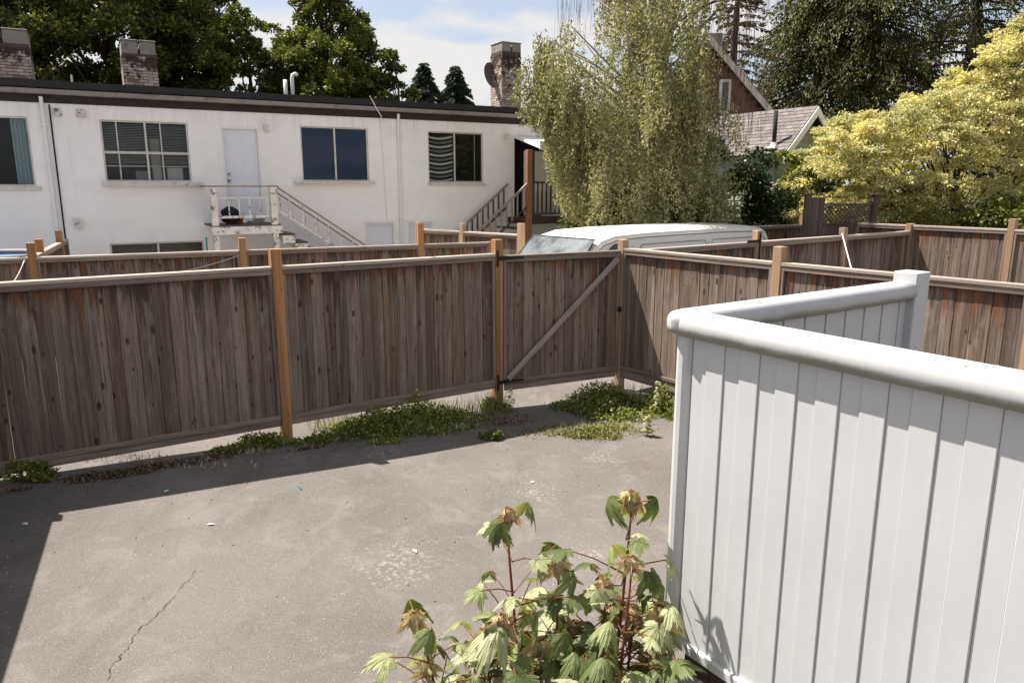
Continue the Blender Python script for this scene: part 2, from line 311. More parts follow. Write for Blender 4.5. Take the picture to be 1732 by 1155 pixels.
M['leafshrub'] = leafmat('glossy_shrub_leaf', [(0, (0.018, 0.034, 0.014)), (0.7, (0.04, 0.06, 0.025)), (1, (0.09, 0.11, 0.05))], 0.12, 0.3)
M['leafweed'] = leafmat('weed_leaf', [(0, (0.08, 0.11, 0.025)), (0.6, (0.22, 0.245, 0.06)), (1, (0.48, 0.46, 0.19))], 0.35)
M['leafweedpale'] = leafmat('pale_weed_leaf', [(0, (0.15, 0.16, 0.06)), (0.6, (0.24, 0.24, 0.10)), (1, (0.38, 0.36, 0.2))], 0.3)
M['straw'] = leafmat('straw', [(0, (0.25, 0.18, 0.12)), (1, (0.5, 0.42, 0.32))], 0.1)
M['litter'] = leafmat('dry_litter', [(0, (0.05, 0.03, 0.02)), (0.5, (0.16, 0.10, 0.07)), (1, (0.33, 0.25, 0.18))], 0.1)
M['twig'] = leafmat('reddish_bare_twig', [(0, (0.10, 0.06, 0.045)), (1, (0.22, 0.14, 0.11))], 0.1)

def maplemat():
    m = bpy.data.materials.new('maple_leaf'); m.use_nodes = True; nt = m.node_tree; nt.nodes.clear()
    o = N(nt, 'ShaderNodeOutputMaterial'); oi = N(nt, 'ShaderNodeObjectInfo'); tcn = N(nt, 'ShaderNodeTexCoord')
    c = ramp(nt, oi.outputs['Random'], [(0, (0.08, 0.11, 0.03)), (0.3, (0.19, 0.23, 0.08)), (0.65, (0.34, 0.36, 0.17)), (1, (0.47, 0.47, 0.29))])
    # veins: thin pale rays from the leaf base
    sg = N(nt, 'ShaderNodeSeparateXYZ'); lk(nt, tcn.outputs['Object'], sg.inputs[0])
    ang = mth(nt, 'ARCTAN2', sg.outputs[0], sg.outputs[1])
    w = mth(nt, 'ABSOLUTE', mth(nt, 'SINE', mth(nt, 'MULTIPLY', ang, 3.6)))
    wv = mth(nt, 'MULTIPLY', ramp(nt, w, [(0.0, (1, 1, 1)), (0.12, (0, 0, 0))]), 0.45)
    c = mixc(nt, wv, c, (0.36, 0.36, 0.17))
    c = mixc(nt, rampf(nt, noise(nt, tcn.outputs['Object'], 18, 4, 0.6), 0.3, 0.7), mixc(nt, 1.0, c, (0.8, 0.82, 0.75), 'MULTIPLY'), c)
    p = N(nt, 'ShaderNodeBsdfPrincipled'); p.inputs['Roughness'].default_value = 0.5; p.inputs['Specular IOR Level'].default_value = 0.4
    lk(nt, c, p.inputs['Base Color'])
    bump(nt, p, mth(nt, 'ADD', noise(nt, tcn.outputs['Object'], 45, 3, 0.6), mth(nt, 'MULTIPLY', wv, -0.5)), 0.6, 0.005)
    t = N(nt, 'ShaderNodeBsdfTranslucent'); lk(nt, mixc(nt, 1.0, c, (1.1, 1.25, 0.5), 'MULTIPLY'), t.inputs[0])
    ms = N(nt, 'ShaderNodeMixShader'); ms.inputs[0].default_value = 0.35
    lk(nt, p.outputs[0], ms.inputs[1]); lk(nt, t.outputs[0], ms.inputs[2]); lk(nt, ms.outputs[0], o.inputs[0]); return m
M['maple'] = maplemat()
M['mapleyoung'] = leafmat('young_pink_maple_leaf', [(0, (0.46, 0.31, 0.21)), (0.5, (0.54, 0.40, 0.28)), (1, (0.48, 0.44, 0.24))], 0.3, obj=True)

# ---------------------------------------------------------------- helpers
def tag(o, label=None, cat=None, group=None, kind=None):
    if label: o['label'] = label
    if cat: o['category'] = cat
    if group: o['group'] = group
    if kind: o['kind'] = kind
    return o
def thing(name, label, cat, loc=(0, 0, 0), rz=0.0, group=None):
    o = bpy.data.objects.new(name, None); col.objects.link(o); o.location = loc; o.rotation_euler = (0, 0, rz); o.empty_display_size = 0.2
    return tag(o, label, cat, group)
def link(name, me, parent=None, loc=(0, 0, 0), rot=(0, 0, 0), scale=(1, 1, 1)):
    o = bpy.data.objects.new(name, me); col.objects.link(o); o.location = loc; o.rotation_euler = rot; o.scale = scale
    if parent: o.parent = parent
    return o
class MB:
    def __init__(s): s.bm = bmesh.new(); s.mi = 0
    def box(s, x0, x1, y0, y1, z0, z1, mi=None):
        vs = [s.bm.verts.new(p) for p in ((x0, y0, z0), (x1, y0, z0), (x1, y1, z0), (x0, y1, z0), (x0, y0, z1), (x1, y0, z1), (x1, y1, z1), (x0, y1, z1))]
        for f in ((3, 2, 1, 0), (4, 5, 6, 7), (0, 1, 5, 4), (1, 2, 6, 5), (2, 3, 7, 6), (3, 0, 4, 7)):
            fc = s.bm.faces.new([vs[i] for i in f]); fc.material_index = mi or 0
        return vs
    def prism(s, poly, axis, a, b):
        """poly: list of 2-d points; extruded along axis ('x','y','z') from a to b"""
        def P(p, t): return {'x': (t, p[0], p[1]), 'y': (p[0], t, p[1]), 'z': (p[0], p[1], t)}[axis]
        A = [s.bm.verts.new(P(p, a)) for p in poly]; B = [s.bm.verts.new(P(p, b)) for p in poly]
        n = len(poly); s.bm.faces.new(A[::-1]); s.bm.faces.new(B)
        for i in range(n): s.bm.faces.new((A[i], A[(i + 1) % n], B[(i + 1) % n], B[i]))
    def tube(s, pts, r, n=6, r1=None, cap=True):
        pts = [Vector(p) for p in pts]; rings = []
        for i, p in enumerate(pts):
            d = (pts[min(i + 1, len(pts) - 1)] - pts[max(i - 1, 0)])
            d = d.normalized() if d.length > 1e-9 else Vector((0, 0, 1))
            u = d.orthogonal().normalized() if i == 0 else (u - d * u.dot(d)).normalized()
            w = d.cross(u); rr = r if r1 is None else r + (r1 - r) * i / max(1, len(pts) - 1)
            rings.append([s.bm.verts.new(p + (u * math.cos(2 * math.pi * k / n) + w * math.sin(2 * math.pi * k / n)) * rr) for k in range(n)])
        for a, b in zip(rings, rings[1:]):
            for k in range(n): s.bm.faces.new((a[k], a[(k + 1) % n], b[(k + 1) % n], b[k]))
        if cap:
            s.bm.faces.new(rings[0][::-1]); s.bm.faces.new(rings[-1])
    def quad(s, *p): s.bm.faces.new([s.bm.verts.new(q) for q in p])
    def mesh(s, name, m, smooth=False, bevel=0.0, recalc=True):
        if bevel: bmesh.ops.bevel(s.bm, geom=list(s.bm.edges), offset=bevel, segments=1, affect='EDGES', profile=0.7)
        if recalc: bmesh.ops.recalc_face_normals(s.bm, faces=list(s.bm.faces))
        me = bpy.data.meshes.new(name); s.bm.to_mesh(me); s.bm.free()
        for x in (m if isinstance(m, (list, tuple)) else [m]): me.materials.append(x)
        if smooth:
            for p in me.polygons: p.use_smooth = True
        return me
    def build(s, name, m, parent=None, loc=(0, 0, 0), rot=(0, 0, 0), **k):
        return link(name, s.mesh(name, m, **k), parent, loc, rot)
def bx(name, m, parent, x0, x1, y0, y1, z0, z1, bevel=0.0):
    b = MB(); b.box(x0, x1, y0, y1, z0, z1); return b.build(name, m, parent, bevel=bevel)
def gz(x, y=0):
    """ground height: the yard rises gently to the left"""
    t = -0.055 * x
    return 0.5 * (t + math.sqrt(t * t + 0.0006)) if x > -8 else 0.44

# ---------------------------------------------------------------- ground
def ground():
    xs = [-400, -120, -40, -20, -12, -9] + [-8 + 0.25 * i for i in range(65)] + [9, 12, 20, 40, 120, 400]
    ys = [-200, -60, -20, -8, -3] + [0.4 * i for i in range(0, 46)] + [19, 22, 30, 45, 80, 150, 300, 600]
    vs = []
    for y in ys:
        for x in xs:
            z = gz(x) + (0.012 * math.sin(x * 1.7 + y * 0.6) * math.cos(y * 1.1 - x * 0.4) if 0 < y < 12 else 0)
            vs.append((x, y, z))
    nx = len(xs); fs = [(j * nx + i, j * nx + i + 1, (j + 1) * nx + i + 1, (j + 1) * nx + i) for j in range(len(ys) - 1) for i in range(nx - 1)]
    me = bpy.data.meshes.new('asphalt_yard'); me.from_pydata(vs, [], fs); me.materials.append(M['asphalt'])
    for p in me.polygons: p.use_smooth = True
    tag(link('asphalt_yard', me), 'worn grey asphalt of the back yard', kind='structure')
ground()
def yard():  # unseen pale sheet, added to bounce sunlight onto the house wall
    b = MB(); pts = [(-9.2, 10.3), (-0.4, 14.2), (2.6, 15.2), (5, 20), (-2, 18.6), (-9.5, 14.7), (-16, 11.0), (-12, 8.6)]
    b.bm.faces.new([b.bm.verts.new((x, y, 0.02 - 0.055 * min(0, x))) for x, y in pts]); tag(b.build('bounce_sheet', M['bouncepale'], recalc=False), 'unseen pale sheet added behind the alley fence to bounce light onto the white house', kind='structure')
M['bouncepale'] = plain('pale_bounce', (0.52, 0.49, 0.45), 0.9)  # high albedo of the added bounce sheet
def gh(x, y): return gz(x) + (0.012 * math.sin(x * 1.7 + y * 0.6) * math.cos(y * 1.1 - x * 0.4) if 0 < y < 12 else 0)
def crack():
    # wandering crack across the asphalt: an open seam with chipped edges
    pts = [(-2.196, 3.551), (-2.239, 3.683), (-2.238, 3.757), (-2.234, 3.828), (-2.265, 3.966), (-2.249, 4.094), (-2.221, 4.223), (-2.216, 4.311), (-2.219, 4.43), (-2.218, 4.571), (-2.213, 4.664), (-2.216, 4.761)]
    fine = []
    for a, b in zip(pts, pts[1:]):
        for k in range(6):
            t = k / 6; fine.append((a[0] + (b[0] - a[0]) * t + rnd.uniform(-.012, .012), a[1] + (b[1] - a[1]) * t + rnd.uniform(-.01, .01)))
    vs, fs = [], []
    for i, (x, y) in enumerate(fine):
        w = rnd.uniform(0.0008, 0.0042) * (1 - 0.6 * i / len(fine))
        z = gh(x, y) + 0.004; vs += [(x - w, y, z), (x + w, y, z)]
        if i: fs.append((2 * i - 2, 2 * i - 1, 2 * i + 1, 2 * i))
    me = bpy.data.meshes.new('asphalt_crack'); me.from_pydata(vs, [], fs); me.materials.append(M['soil'])
    tag(link('asphalt_crack', me), 'thin wandering crack in the asphalt', kind='structure')
crack()
yard()

# ---------------------------------------------------------------- fences
def boardmesh(w, h, th=0.019, warp=0.0, name='board'):
    b = MB(); g = 0.0022; poly = [(0, 0.012), (g, 0.012), (g, 0.003), (g + 0.004, 0), (w * 0.5, -warp), (w - g - 0.004, 0), (w - g, 0.003), (w - g, 0.012), (w, 0.012), (w, th), (0, th)]
    b.prism(poly, 'z', 0, h); return b.mesh(name, M['board'])
_bm = {}
def boards(parent, x0, x1, y, z0, z1, w0=0.138, front=-1, holes=()):
    """separate boards filling x0..x1; mesh data shared between alike boards"""
    x = x0; i = 0; h = round(z1 - z0, 2)
    while x < x1 - 0.02:
        w = w0 * rnd.choice((0.8, 0.95, 1.0, 1.0, 1.08, 1.15)); w = min(w, x1 - x)
        if x1 - (x + w) < 0.05: w = x1 - x
        k = (round(w, 2), h)
        if k not in _bm: _bm[k] = boardmesh(max(0.02, k[0]), h, warp=rnd.uniform(0, 0.0015))
        o = link('board', _bm[k], parent, (x, y + rnd.uniform(-.0025, .0025), z0), (0, rnd.uniform(-.0015, .0015), 0), (w / k[0] * 0.999, 1, 1))
        if front > 0: o.rotation_euler = (0, 0, math.pi); o.location.x = x + w * 0.985; o.location.y = y + 0.019
        x += w + (0.0025 if rnd.random() < 0.06 else 0); i += 1
def fence(name, label, p0, p1, zt, posts, zb=0.36, zk=0.26, ptop=0.17, cat='fence', postm='post', pw=0.105, group=None, kick=True, front=-1, ptops=None, gaps=True, wide=0.138):
    """posts: distances along the run; panels span between them. Local x runs along the fence, -y is the near side."""
    p0 = Vector(p0); p1 = Vector(p1); d = p1 - p0; L = d.length; a = math.atan2(d.y, d.x)
    t = thing(name, label, cat, (p0.x, p0.y, 0), a, group)
    for i, s in enumerate(posts):
        top = zt + (ptops[i] if ptops else ptop)
        px = p0.x + math.cos(a) * s
        b = MB(); b.box(s - pw / 2, s + pw / 2, -pw / 2, pw / 2, 0, top + rnd.uniform(-.006, .006)); b.build('post', M[postm], t, bevel=0.003)
    edges = [(posts[i] + pw / 2, posts[i + 1] - pw / 2) for i in range(len(posts) - 1)]
    if posts[0] > 0.3: edges.insert(0, (0, posts[0] - pw / 2))
    if L - posts[-1] > 0.3: edges.append((posts[-1] + pw / 2, L))
    for (a0, a1) in edges:
        panel(t, a0 + 0.002, a1 - 0.002, zt, zb, zk, kick, front, wide)
    return t
def panel(t, a0, a1, zt, zb, zk, kick=True, front=-1, wide=0.138):
    f = front
    def by(y0, y1): return (min(y0 * -f, y1 * -f), max(y0 * -f, y1 * -f))
    y0, y1 = by(-0.052, 0.048)
    bx('cap_rail', M['cap'], t, a0, a1, y0, y1, zt - 0.036, zt, 0.004)
    for s, nm in ((-1, 'near'), (1, 'far')):
        ya, yb = sorted((s * 0.012, s * 0.044))
        bx('top_rail', M['trim'], t, a0, a1, ya, yb, zt - 0.085, zt - 0.038, 0.003)
        bx('bottom_rail', M['trim'], t, a0, a1, ya, yb, zb, zb + 0.045, 0.003)
        for xa in (a0, a1 - 0.036):
            bx('upright_trim', M['trimv'], t, xa, xa + 0.036, ya, yb, zb + 0.047, zt - 0.087, 0.003)
    boards(t, a0 + 0.01, a1 - 0.01, -0.0095, zb + 0.004, zt - 0.04, wide, front=-1)
    if kick: bx('kickboard', M['trim'], t, a0, a1, -0.030, 0.008, zk, zb - 0.003, 0.003)
def L2(a, b): return math.hypot(b[0] - a[0], b[1] - a[1])

ZT = 1.96
PL, P1, P2, PC = (-4.93, 5.76), (-2.39, 7.45), (-0.18, 8.93), (1.46, 9.73)
P3, P4 = (2.85, 7.88), (5.7, 4.08)
dA = L2(PL, P2)
fence('wooden_fence', 'long weathered board fence with two orange posts on the near left side of the yard', PL, P2, ZT, [0.0, L2(PL, P1), dA], ptop=0.17, zk=0.285)
dR = L2(PC, P4)
fence('wooden_fence', 'sunlit board fence running from the gate corner towards the white balustrade', PC, P4, ZT, [0.0, 2.32, 4.72], ptop=0.15, postm='postpale', ptops=[0.11, 0.16, 0.16], zb=0.34, zk=0.22)
# fence on the left side of the yard: outside the frame, it throws the dark shadow at the left edge
fence('wooden_fence', 'side fence left of the frame that shades the left edge of the yard', (-4.62, 5.88), (-2.57, 1.33), ZT, [0.0, 2.4, 4.9], ptop=0.15, zb=0.36, zk=0.24)

# gate
def gate():
    a = math.atan2(PC[1] - P2[1], PC[0] - P2[0]); W = L2(P2, PC)
    t = thing('wooden_gate', 'board gate with a pale diagonal brace and black strap hinges between fence and corner', 'gate', (P2[0], P2[1], 0), a)
    x0, x1 = 0.07, W - 0.06; zt, zb = 1.93, 0.33
    bx('cap_rail', M['trim'], t, x0, x1, -0.045, 0.045, zt - 0.03, zt, 0.004)
    bx('top_rail', M['trim'], t, x0, x1, -0.042, -0.012, zt - 0.08, zt - 0.032, 0.003)
    bx('bottom_rail', M['trim'], t, x0, x1, -0.042, -0.012, zb, zb + 0.05, 0.003)
    bx('top_rail', M['trim'], t, x0, x1, 0.012, 0.042, zt - 0.08, zt - 0.032, 0.003)
    bx('bottom_rail', M['trim'], t, x0, x1, 0.012, 0.042, zb, zb + 0.05, 0.003)
    for xa in (x0, x1 - 0.04): bx('upright_trim', M['trimv'], t, xa, xa + 0.04, -0.042, -0.012, zb + 0.052, zt - 0.082, 0.003)
    boards(t, x0 + 0.01, x1 - 0.01, -0.0095, zb + 0.004, zt - 0.034)
    bx('kickboard', M['trim'], t, x0 + 0.02, x1 - 0.02, -0.03, 0.008, 0.235, zb - 0.003, 0.003)
    xa, za, xb, zb2 = x0 + 0.05, zb + 0.06, x1 - 0.05, zt - 0.10
    L = math.hypot(xb - xa, zb2 - za); ang = math.atan2(zb2 - za, xb - xa)
    b = MB(); b.box(0, L, -0.074, -0.045, -0.036, 0.036)
    br = b.build('diagonal_brace', M['brace'], t, (xa, 0, za), (0, -ang, 0), bevel=0.004)
    for zc in (zt - 0.03, zb + 0.03):
        h = MB(); h.box(-0.035, -0.008, -0.064, -0.057, zc - 0.10, zc + 0.10); h.box(-0.008, 0.075, -0.066, -0.055, zc - 0.024, zc + 0.024)
        h.prism([(0.075, zc - 0.022), (0.34, zc - 0.011), (0.34, zc + 0.011), (0.075, zc + 0.022)], 'y', -0.052, -0.046)
        h.build('strap_hinge', M['black'], t)
    h = MB(); h.box(x1 - 0.03, x1 + 0.03, -0.06, -0.046, 1.12, 1.19); h.tube([(x1 - 0.05, -0.065, 1.15), (x1 + 0.04, -0.065, 1.15)], 0.008)
    h.build('latch', M['black'], t)
M['brace'] = wood('grey_brace', [(0.38, 0.32, 0.30), (0.40, 0.34, 0.32)], horizontal=True, knots=False)
gate()
# far fences
fence('wooden_fence', 'board fence along the far side of the alley below the white stairs', (-9.3, 9.75), (-0.36, 13.82), 1.74, [0.02, 2.52, 5.42, 8.42, 9.78], ptops=[0.2, 0.21, 0.2, 0.37, 0.0], zb=0.2, zk=0.1)
fence('wooden_fence', 'short fence running back from the alley to the white house wall', (-7.06, 10.83), (-8.72, 14.5), 1.74, [0.9, 3.2], ptop=0.2, zb=0.25, zk=0.1)
fence('wooden_fence', 'fence with bleached cap running from the house down to the van front', (-2.1, 15.45), (0.28, 13.3), 1.90, [0.25, 1.55, 3.05], ptops=[0.15, 0.15, 0.2], postm='postpale', zb=0.3)
dD = ((PC[0] + 0.08), (PC[1] + 0.10))
E0 = (7.6, 14.2)
LD = L2(dD, E0)
fence('wooden_fence', 'dark shaded fence across the alley mouth between the corner gate and the right yard', dD, E0, 1.92, [2.75, 5.15, LD - 0.04], ptops=[0.17, 0.14, 0.14], postm='postpale', zb=0.3)
eb = (E0[0] - 0.57 * 1.05, E0[1] + 0.82 * 1.05)
e1 = (E0[0] + 0.57 * 4.6, E0[1] - 0.82 * 4.6)
fence('wooden_fence', 'sunlit fence of wide boards under the golden tree at the right edge', eb, e1, 2.03, [1.05, 2.78, 5.2], ptops=[0.02, 0.18, 0.15], postm='postpale', zb=0.36, wide=0.15)
fence('wooden_fence', 'far low fence behind the parked van and beside the lattice gate', (0.9, 13.6), (6.8, 17.2), 1.90, [1.7, 4.15, 6.75], ptops=[0.12, 0.16, 0.2], postm='postpale', zb=0.3)
bx_ = MB(); bx_.box(-0.05, 0.05, -0.05, 0.05, 0, 2.5)
tag(bx_.build('fence_post', M['darkpost'] if 'darkpost' in M else M['trimv'], None, (4.42, 15.85, 0), (0, 0, 0.5), bevel=0.004), 'tall lone grey post standing behind the van by the dark shrubs', 'post')
# D hinge
h = MB(); h.box(-0.012, 0.012, -0.075, -0.06, -0.30, 0.12); h.box(-0.32, -0.012, -0.075, -0.068, -0.02, 0.02)
aD = math.atan2(E0[1] - dD[1], E0[0] - dD[0])
tag(h.build('gate_hinge', M['black'], None, (dD[0] + math.cos(aD) * 2.75, dD[1] + math.sin(aD) * 2.75, 1.93), (0, 0, aD)), 'black strap hinge on the pale post right of the van', 'hinge')
# lattice gate
def lattice():
    t = thing('lattice_gate', 'grey arbor gate with a lattice top between two tall capped posts under the golden tree', 'gate', (6.20, 15.72, 0), R(5))
    for s, w in ((0.0, 0.12), (1.47, 0.12)):
        bx('post', M['darkpost'], t, s - w / 2, s + w / 2, -w / 2, w / 2, 0, 2.56, 0.004)
        bx('post_cap', M['darkpost'], t, s - w / 2 - 0.03, s + w / 2 + 0.03, -w / 2 - 0.03, w / 2 + 0.03, 2.563, 2.60, 0.004)
    for k in range(3):
        bx('board', M['darkpost'], t, 0.065 + 0.10 * k, 0.162 + 0.10 * k, -0.03, -0.01, 0.1, 2.52, 0.003)
    bx('top_rail', M['darkpost'], t, 0.37, 1.405, -0.03, 0.03, 2.36, 2.40, 0.003)
    bx('middle_rail', M['darkpost'], t, 0.37, 1.405, -0.03, 0.03, 1.95, 1.99, 0.003)
    for dirn in (1, -1):
        k = 0
        for s in np.arange(0.38 - 0.36, 1.40, 0.095):
            xa, xb = s, s + 0.36; za, zb = (1.99, 2.36) if dirn > 0 else (2.36, 1.99)
            ca, cb = max(xa, 0.375), min(xb, 1.40)
            if cb - ca < 0.04: continue
            f = lambda x: za + (zb - za) * (x - xa) / (xb - xa)
            b = MB(); y = -0.012 if dirn > 0 else 0.002
            b.prism([(ca, f(ca) - 0.016), (cb, f(cb) - 0.016), (cb, f(cb) + 0.016), (ca, f(ca) + 0.016)], 'y', y, y + 0.01)
            b.build('lattice_slat', M['darkpost'], t)
    for k in range(9): bx('board', M['darkpost'], t, 0.375 + 0.114 * k, 0.487 + 0.114 * k, -0.01, 0.01, 0.1, 1.947, 0.003)
M['darkpost'] = wood('grey_brown_old_wood', [(0.16, 0.12, 0.10), (0.19, 0.15, 0.125), (0.14, 0.11, 0.095)], knots=False)
lattice()
bx_ = MB(); bx_.box(-0.05, 0.05, -0.05, 0.05, 0, 2.15); bx_.box(-0.065, 0.065, -0.065, 0.065, 2.153, 2.19)
tag(bx_.build('fence_post', M['darkpost'], None, (6.92, 15.18, 0), (0, 0, 0.5)), 'short capped grey post in front of the lattice gate', 'post')
# ropes and pole
def rope(name, label, pts, r=0.006, m='rope', sag=0.0, cat='rope'):
    b = MB(); P = [Vector(p) for p in pts]; out = []
    for a, c in zip(P, P[1:]):
        for k in range(8):
            t = k / 8; q = a.lerp(c, t); q.z -= sag * 4 * t * (1 - t); out.append(q)
    out.append(P[-1]); b.tube(out, r, 5); tag(b.build(name, M[m], None, smooth=True), label, cat)
rope('rope', 'pale rope sagging from the left orange post towards the near fence', [(-7.07, 10.72, 1.72), (-7.0, 9.95, 1.35)], 0.008, sag=0.12)
rope('rope', 'thin pale rope drooping from the orange post below the white landing', [(-4.40, 11.94, 1.66), (-5.35, 11.44, 1.42)], 0.006, sag=0.03)
rope('rope', 'thin line tied between the tops of the left posts on the alley fence', [(-7.05, 10.73, 1.75), (-8.8, 9.92, 1.72)], 0.005, m='grey', sag=0.05)
rope('pole', 'slim white stick leaning against the dark fence left of the balustrade', [(5.62, 12.66, 1.96), (5.35, 11.35, 1.17)], 0.011, m='white', cat='pole')

# ---------------------------------------------------------------- white balustrade on its landing
def balustrade():
    cxy = Vector((0.565, 2.37)); zt, zb = 2.36, 1.21
    t = thing('white_balustrade', 'white painted board balustrade with a fat rounded handrail around the near landing', 'balustrade', (cxy.x, cxy.y, 0), 0)
    af, ab = R(-56.5), R(34)
    LF, LB = 1.75, 1.34
    def rail_prof(): return [(0.055 * math.copysign(abs(math.cos(a)) ** 0.78, math.cos(a)), 0.043 * math.copysign(abs(math.sin(a)) ** 0.78, math.sin(a))) for a in [2 * math.pi * k / 20 for k in range(20)]]
    # handrail: one smooth swept piece with a rounded nose at the corner
    for ang, L, nm in ((af, LF, 'handrail'), (ab, LB, 'handrail')):
        b = MB(); prof = rail_prof(); rings = []
        st = [(-0.0, 0.0)] + [(-0.062 * math.cos(q), math.sin(q)) for q in [R(x) for x in (12, 30, 50, 70, 90)]] + [(x, 1.0) for x in np.linspace(0.1, L, 12)]
        st[0] = (-0.064, 0.02)
        for sx, sc in st: rings.append([b.bm.verts.new((sx, p[0] * sc, p[1] * (0.35 + 0.65 * sc))) for p in prof])
        for A, B in zip(rings, rings[1:]):
            for k in range(20): b.bm.faces.new((A[k], A[(k + 1) % 20], B[(k + 1) % 20], B[k]))
        b.bm.faces.new(rings[0][::-1]); b.bm.faces.new(rings[-1])
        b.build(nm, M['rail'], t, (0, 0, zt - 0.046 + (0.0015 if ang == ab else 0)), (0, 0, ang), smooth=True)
    # boards: alternate recessed and proud ones
    pitch = 0.130
    for ang, L, sgn in ((af, LF, 1), (ab, LB, -1)):
        x = 0.052; k = 0
        e = bpy.data.objects.new('board_panel', None)  # not linked: frame below carries the boards
        bpy.data.objects.remove(e)
        rot = Matrix.Rotation(ang, 4, 'Z')
        while x < L - 0.01:
            wr, wp = pitch * 0.46, pitch * 0.54
            for (w, y0, y1) in ((wr, -0.0115, 0.010), (wp, -0.0165, 0.010)):
                if x + w > L: w = L - x
                if w < 0.01: break
                b = MB(); c = 0.0022
                if sgn > 0: poly = [(0, y0 + c), (c, y0), (w - c, y0), (w, y0 + c), (w, y1), (0, y1)]
                else: poly = [(0, -y0 - c), (c, -y0), (w - c - 0.001, -y0), (w - 0.001, -y0 - c), (w - 0.001, -y1), (0, -y1)]
                if sgn < 0: poly = [(p[0], -p[1]) for p in poly]
                key = (sgn, round(w, 4), y0)
                if key not in _bm: b.prism(poly, 'z', 0, zt - 0.085 - zb); _bm[key] = b.mesh('board', M['vinyl'])
                p = rot @ Vector((x, 0, zb)); link('board', _bm[key], t, p, (0, 0, ang)); x += w
            k += 1
        # under-rail moulding + bottom sill
        b = MB(); b.box(0.03, L, -0.02, 0.02, 0, 0.05); b.build('top_plate', M['vinyl'], t, (0, 0, zt - 0.135) if False else (0, 0, zt - 0.1), (0, 0, ang), bevel=0.003) if False else b.bm.free()
        b = MB(); b.box(0.0, L, -0.030, 0.022, -0.04, 0.0); b.build('bottom_rail', M['vinyl'], t, (0, 0, zb - 0.001), (0, 0, ang), bevel=0.006)
    for ang, L in ((af, LF), (ab, LB)):
        for x in np.arange(0.16, L, 0.37):
            for sd in (-1, 1):
                b = MB(); b.tube([(x + 0.02 * sd, 0.030 * sd, 0.0335), (x + 0.02 * sd, 0.030 * sd, 0.0405)], 0.0028, 8)
                b.build('screw', M['grey'], t, (0, 0, zt - 0.046), (0, 0, ang))
    b = MB()
    b.prism([(0.035 * math.cos(a), 0.035 * math.sin(a)) for a in [2 * math.pi * k / 14 for k in range(14)]], 'z', zb - 0.03, zt - 0.07)
    b.build('corner_post', M['vinyl'], t, (0.012, -0.006, 0), (0, 0, 0), bevel=0.0)
    b = MB(); b.box(-0.052, 0.052, -0.052, 0.052, 0.0, zt + 0.035); p = Matrix.Rotation(ab, 4, 'Z') @ Vector((LB + 0.04, 0, 0))
    b.build('end_post', M['vinyl'], t, p, (0, 0, ab), bevel=0.004)
    # landing deck behind the boards
    t2 = thing('landing_deck', 'dark landing deck under the white balustrade', 'deck', (cxy.x, cxy.y, 0), 0)
    c, f, g = Vector((0, 0)), Vector((math.cos(af), math.sin(af))), Vector((math.cos(ab), math.sin(ab)))
    q = [g * 0.04 + f * 0.04, f * 1.7 + g * 0.04, f * 1.7 + g * 1.3, g * 1.3 + f * 0.04]
    b = MB(); b.prism([(v.x, v.y) for v in q], 'z', 1.05, 1.19); b.build('deck_slab', M['darkwood'], t2)
    for v in (g * 0.07 + f * 0.07, g * 1.25 + f * 0.1):
        b = MB(); b.box(-0.045, 0.045, -0.045, 0.045, 0, 1.047); b.build('support_post', M['whitegrey'], t2, (v.x, v.y, 0), (0, 0, af))
M['whitegrey'] = plain('grey_post_paint', (0.5, 0.5, 0.5), 0.7, dirt_glare=(0.05, 0.05, 0.05), dirt_glare_amt=0.5)  # plain grey paint with dirt blotches
balustrade()

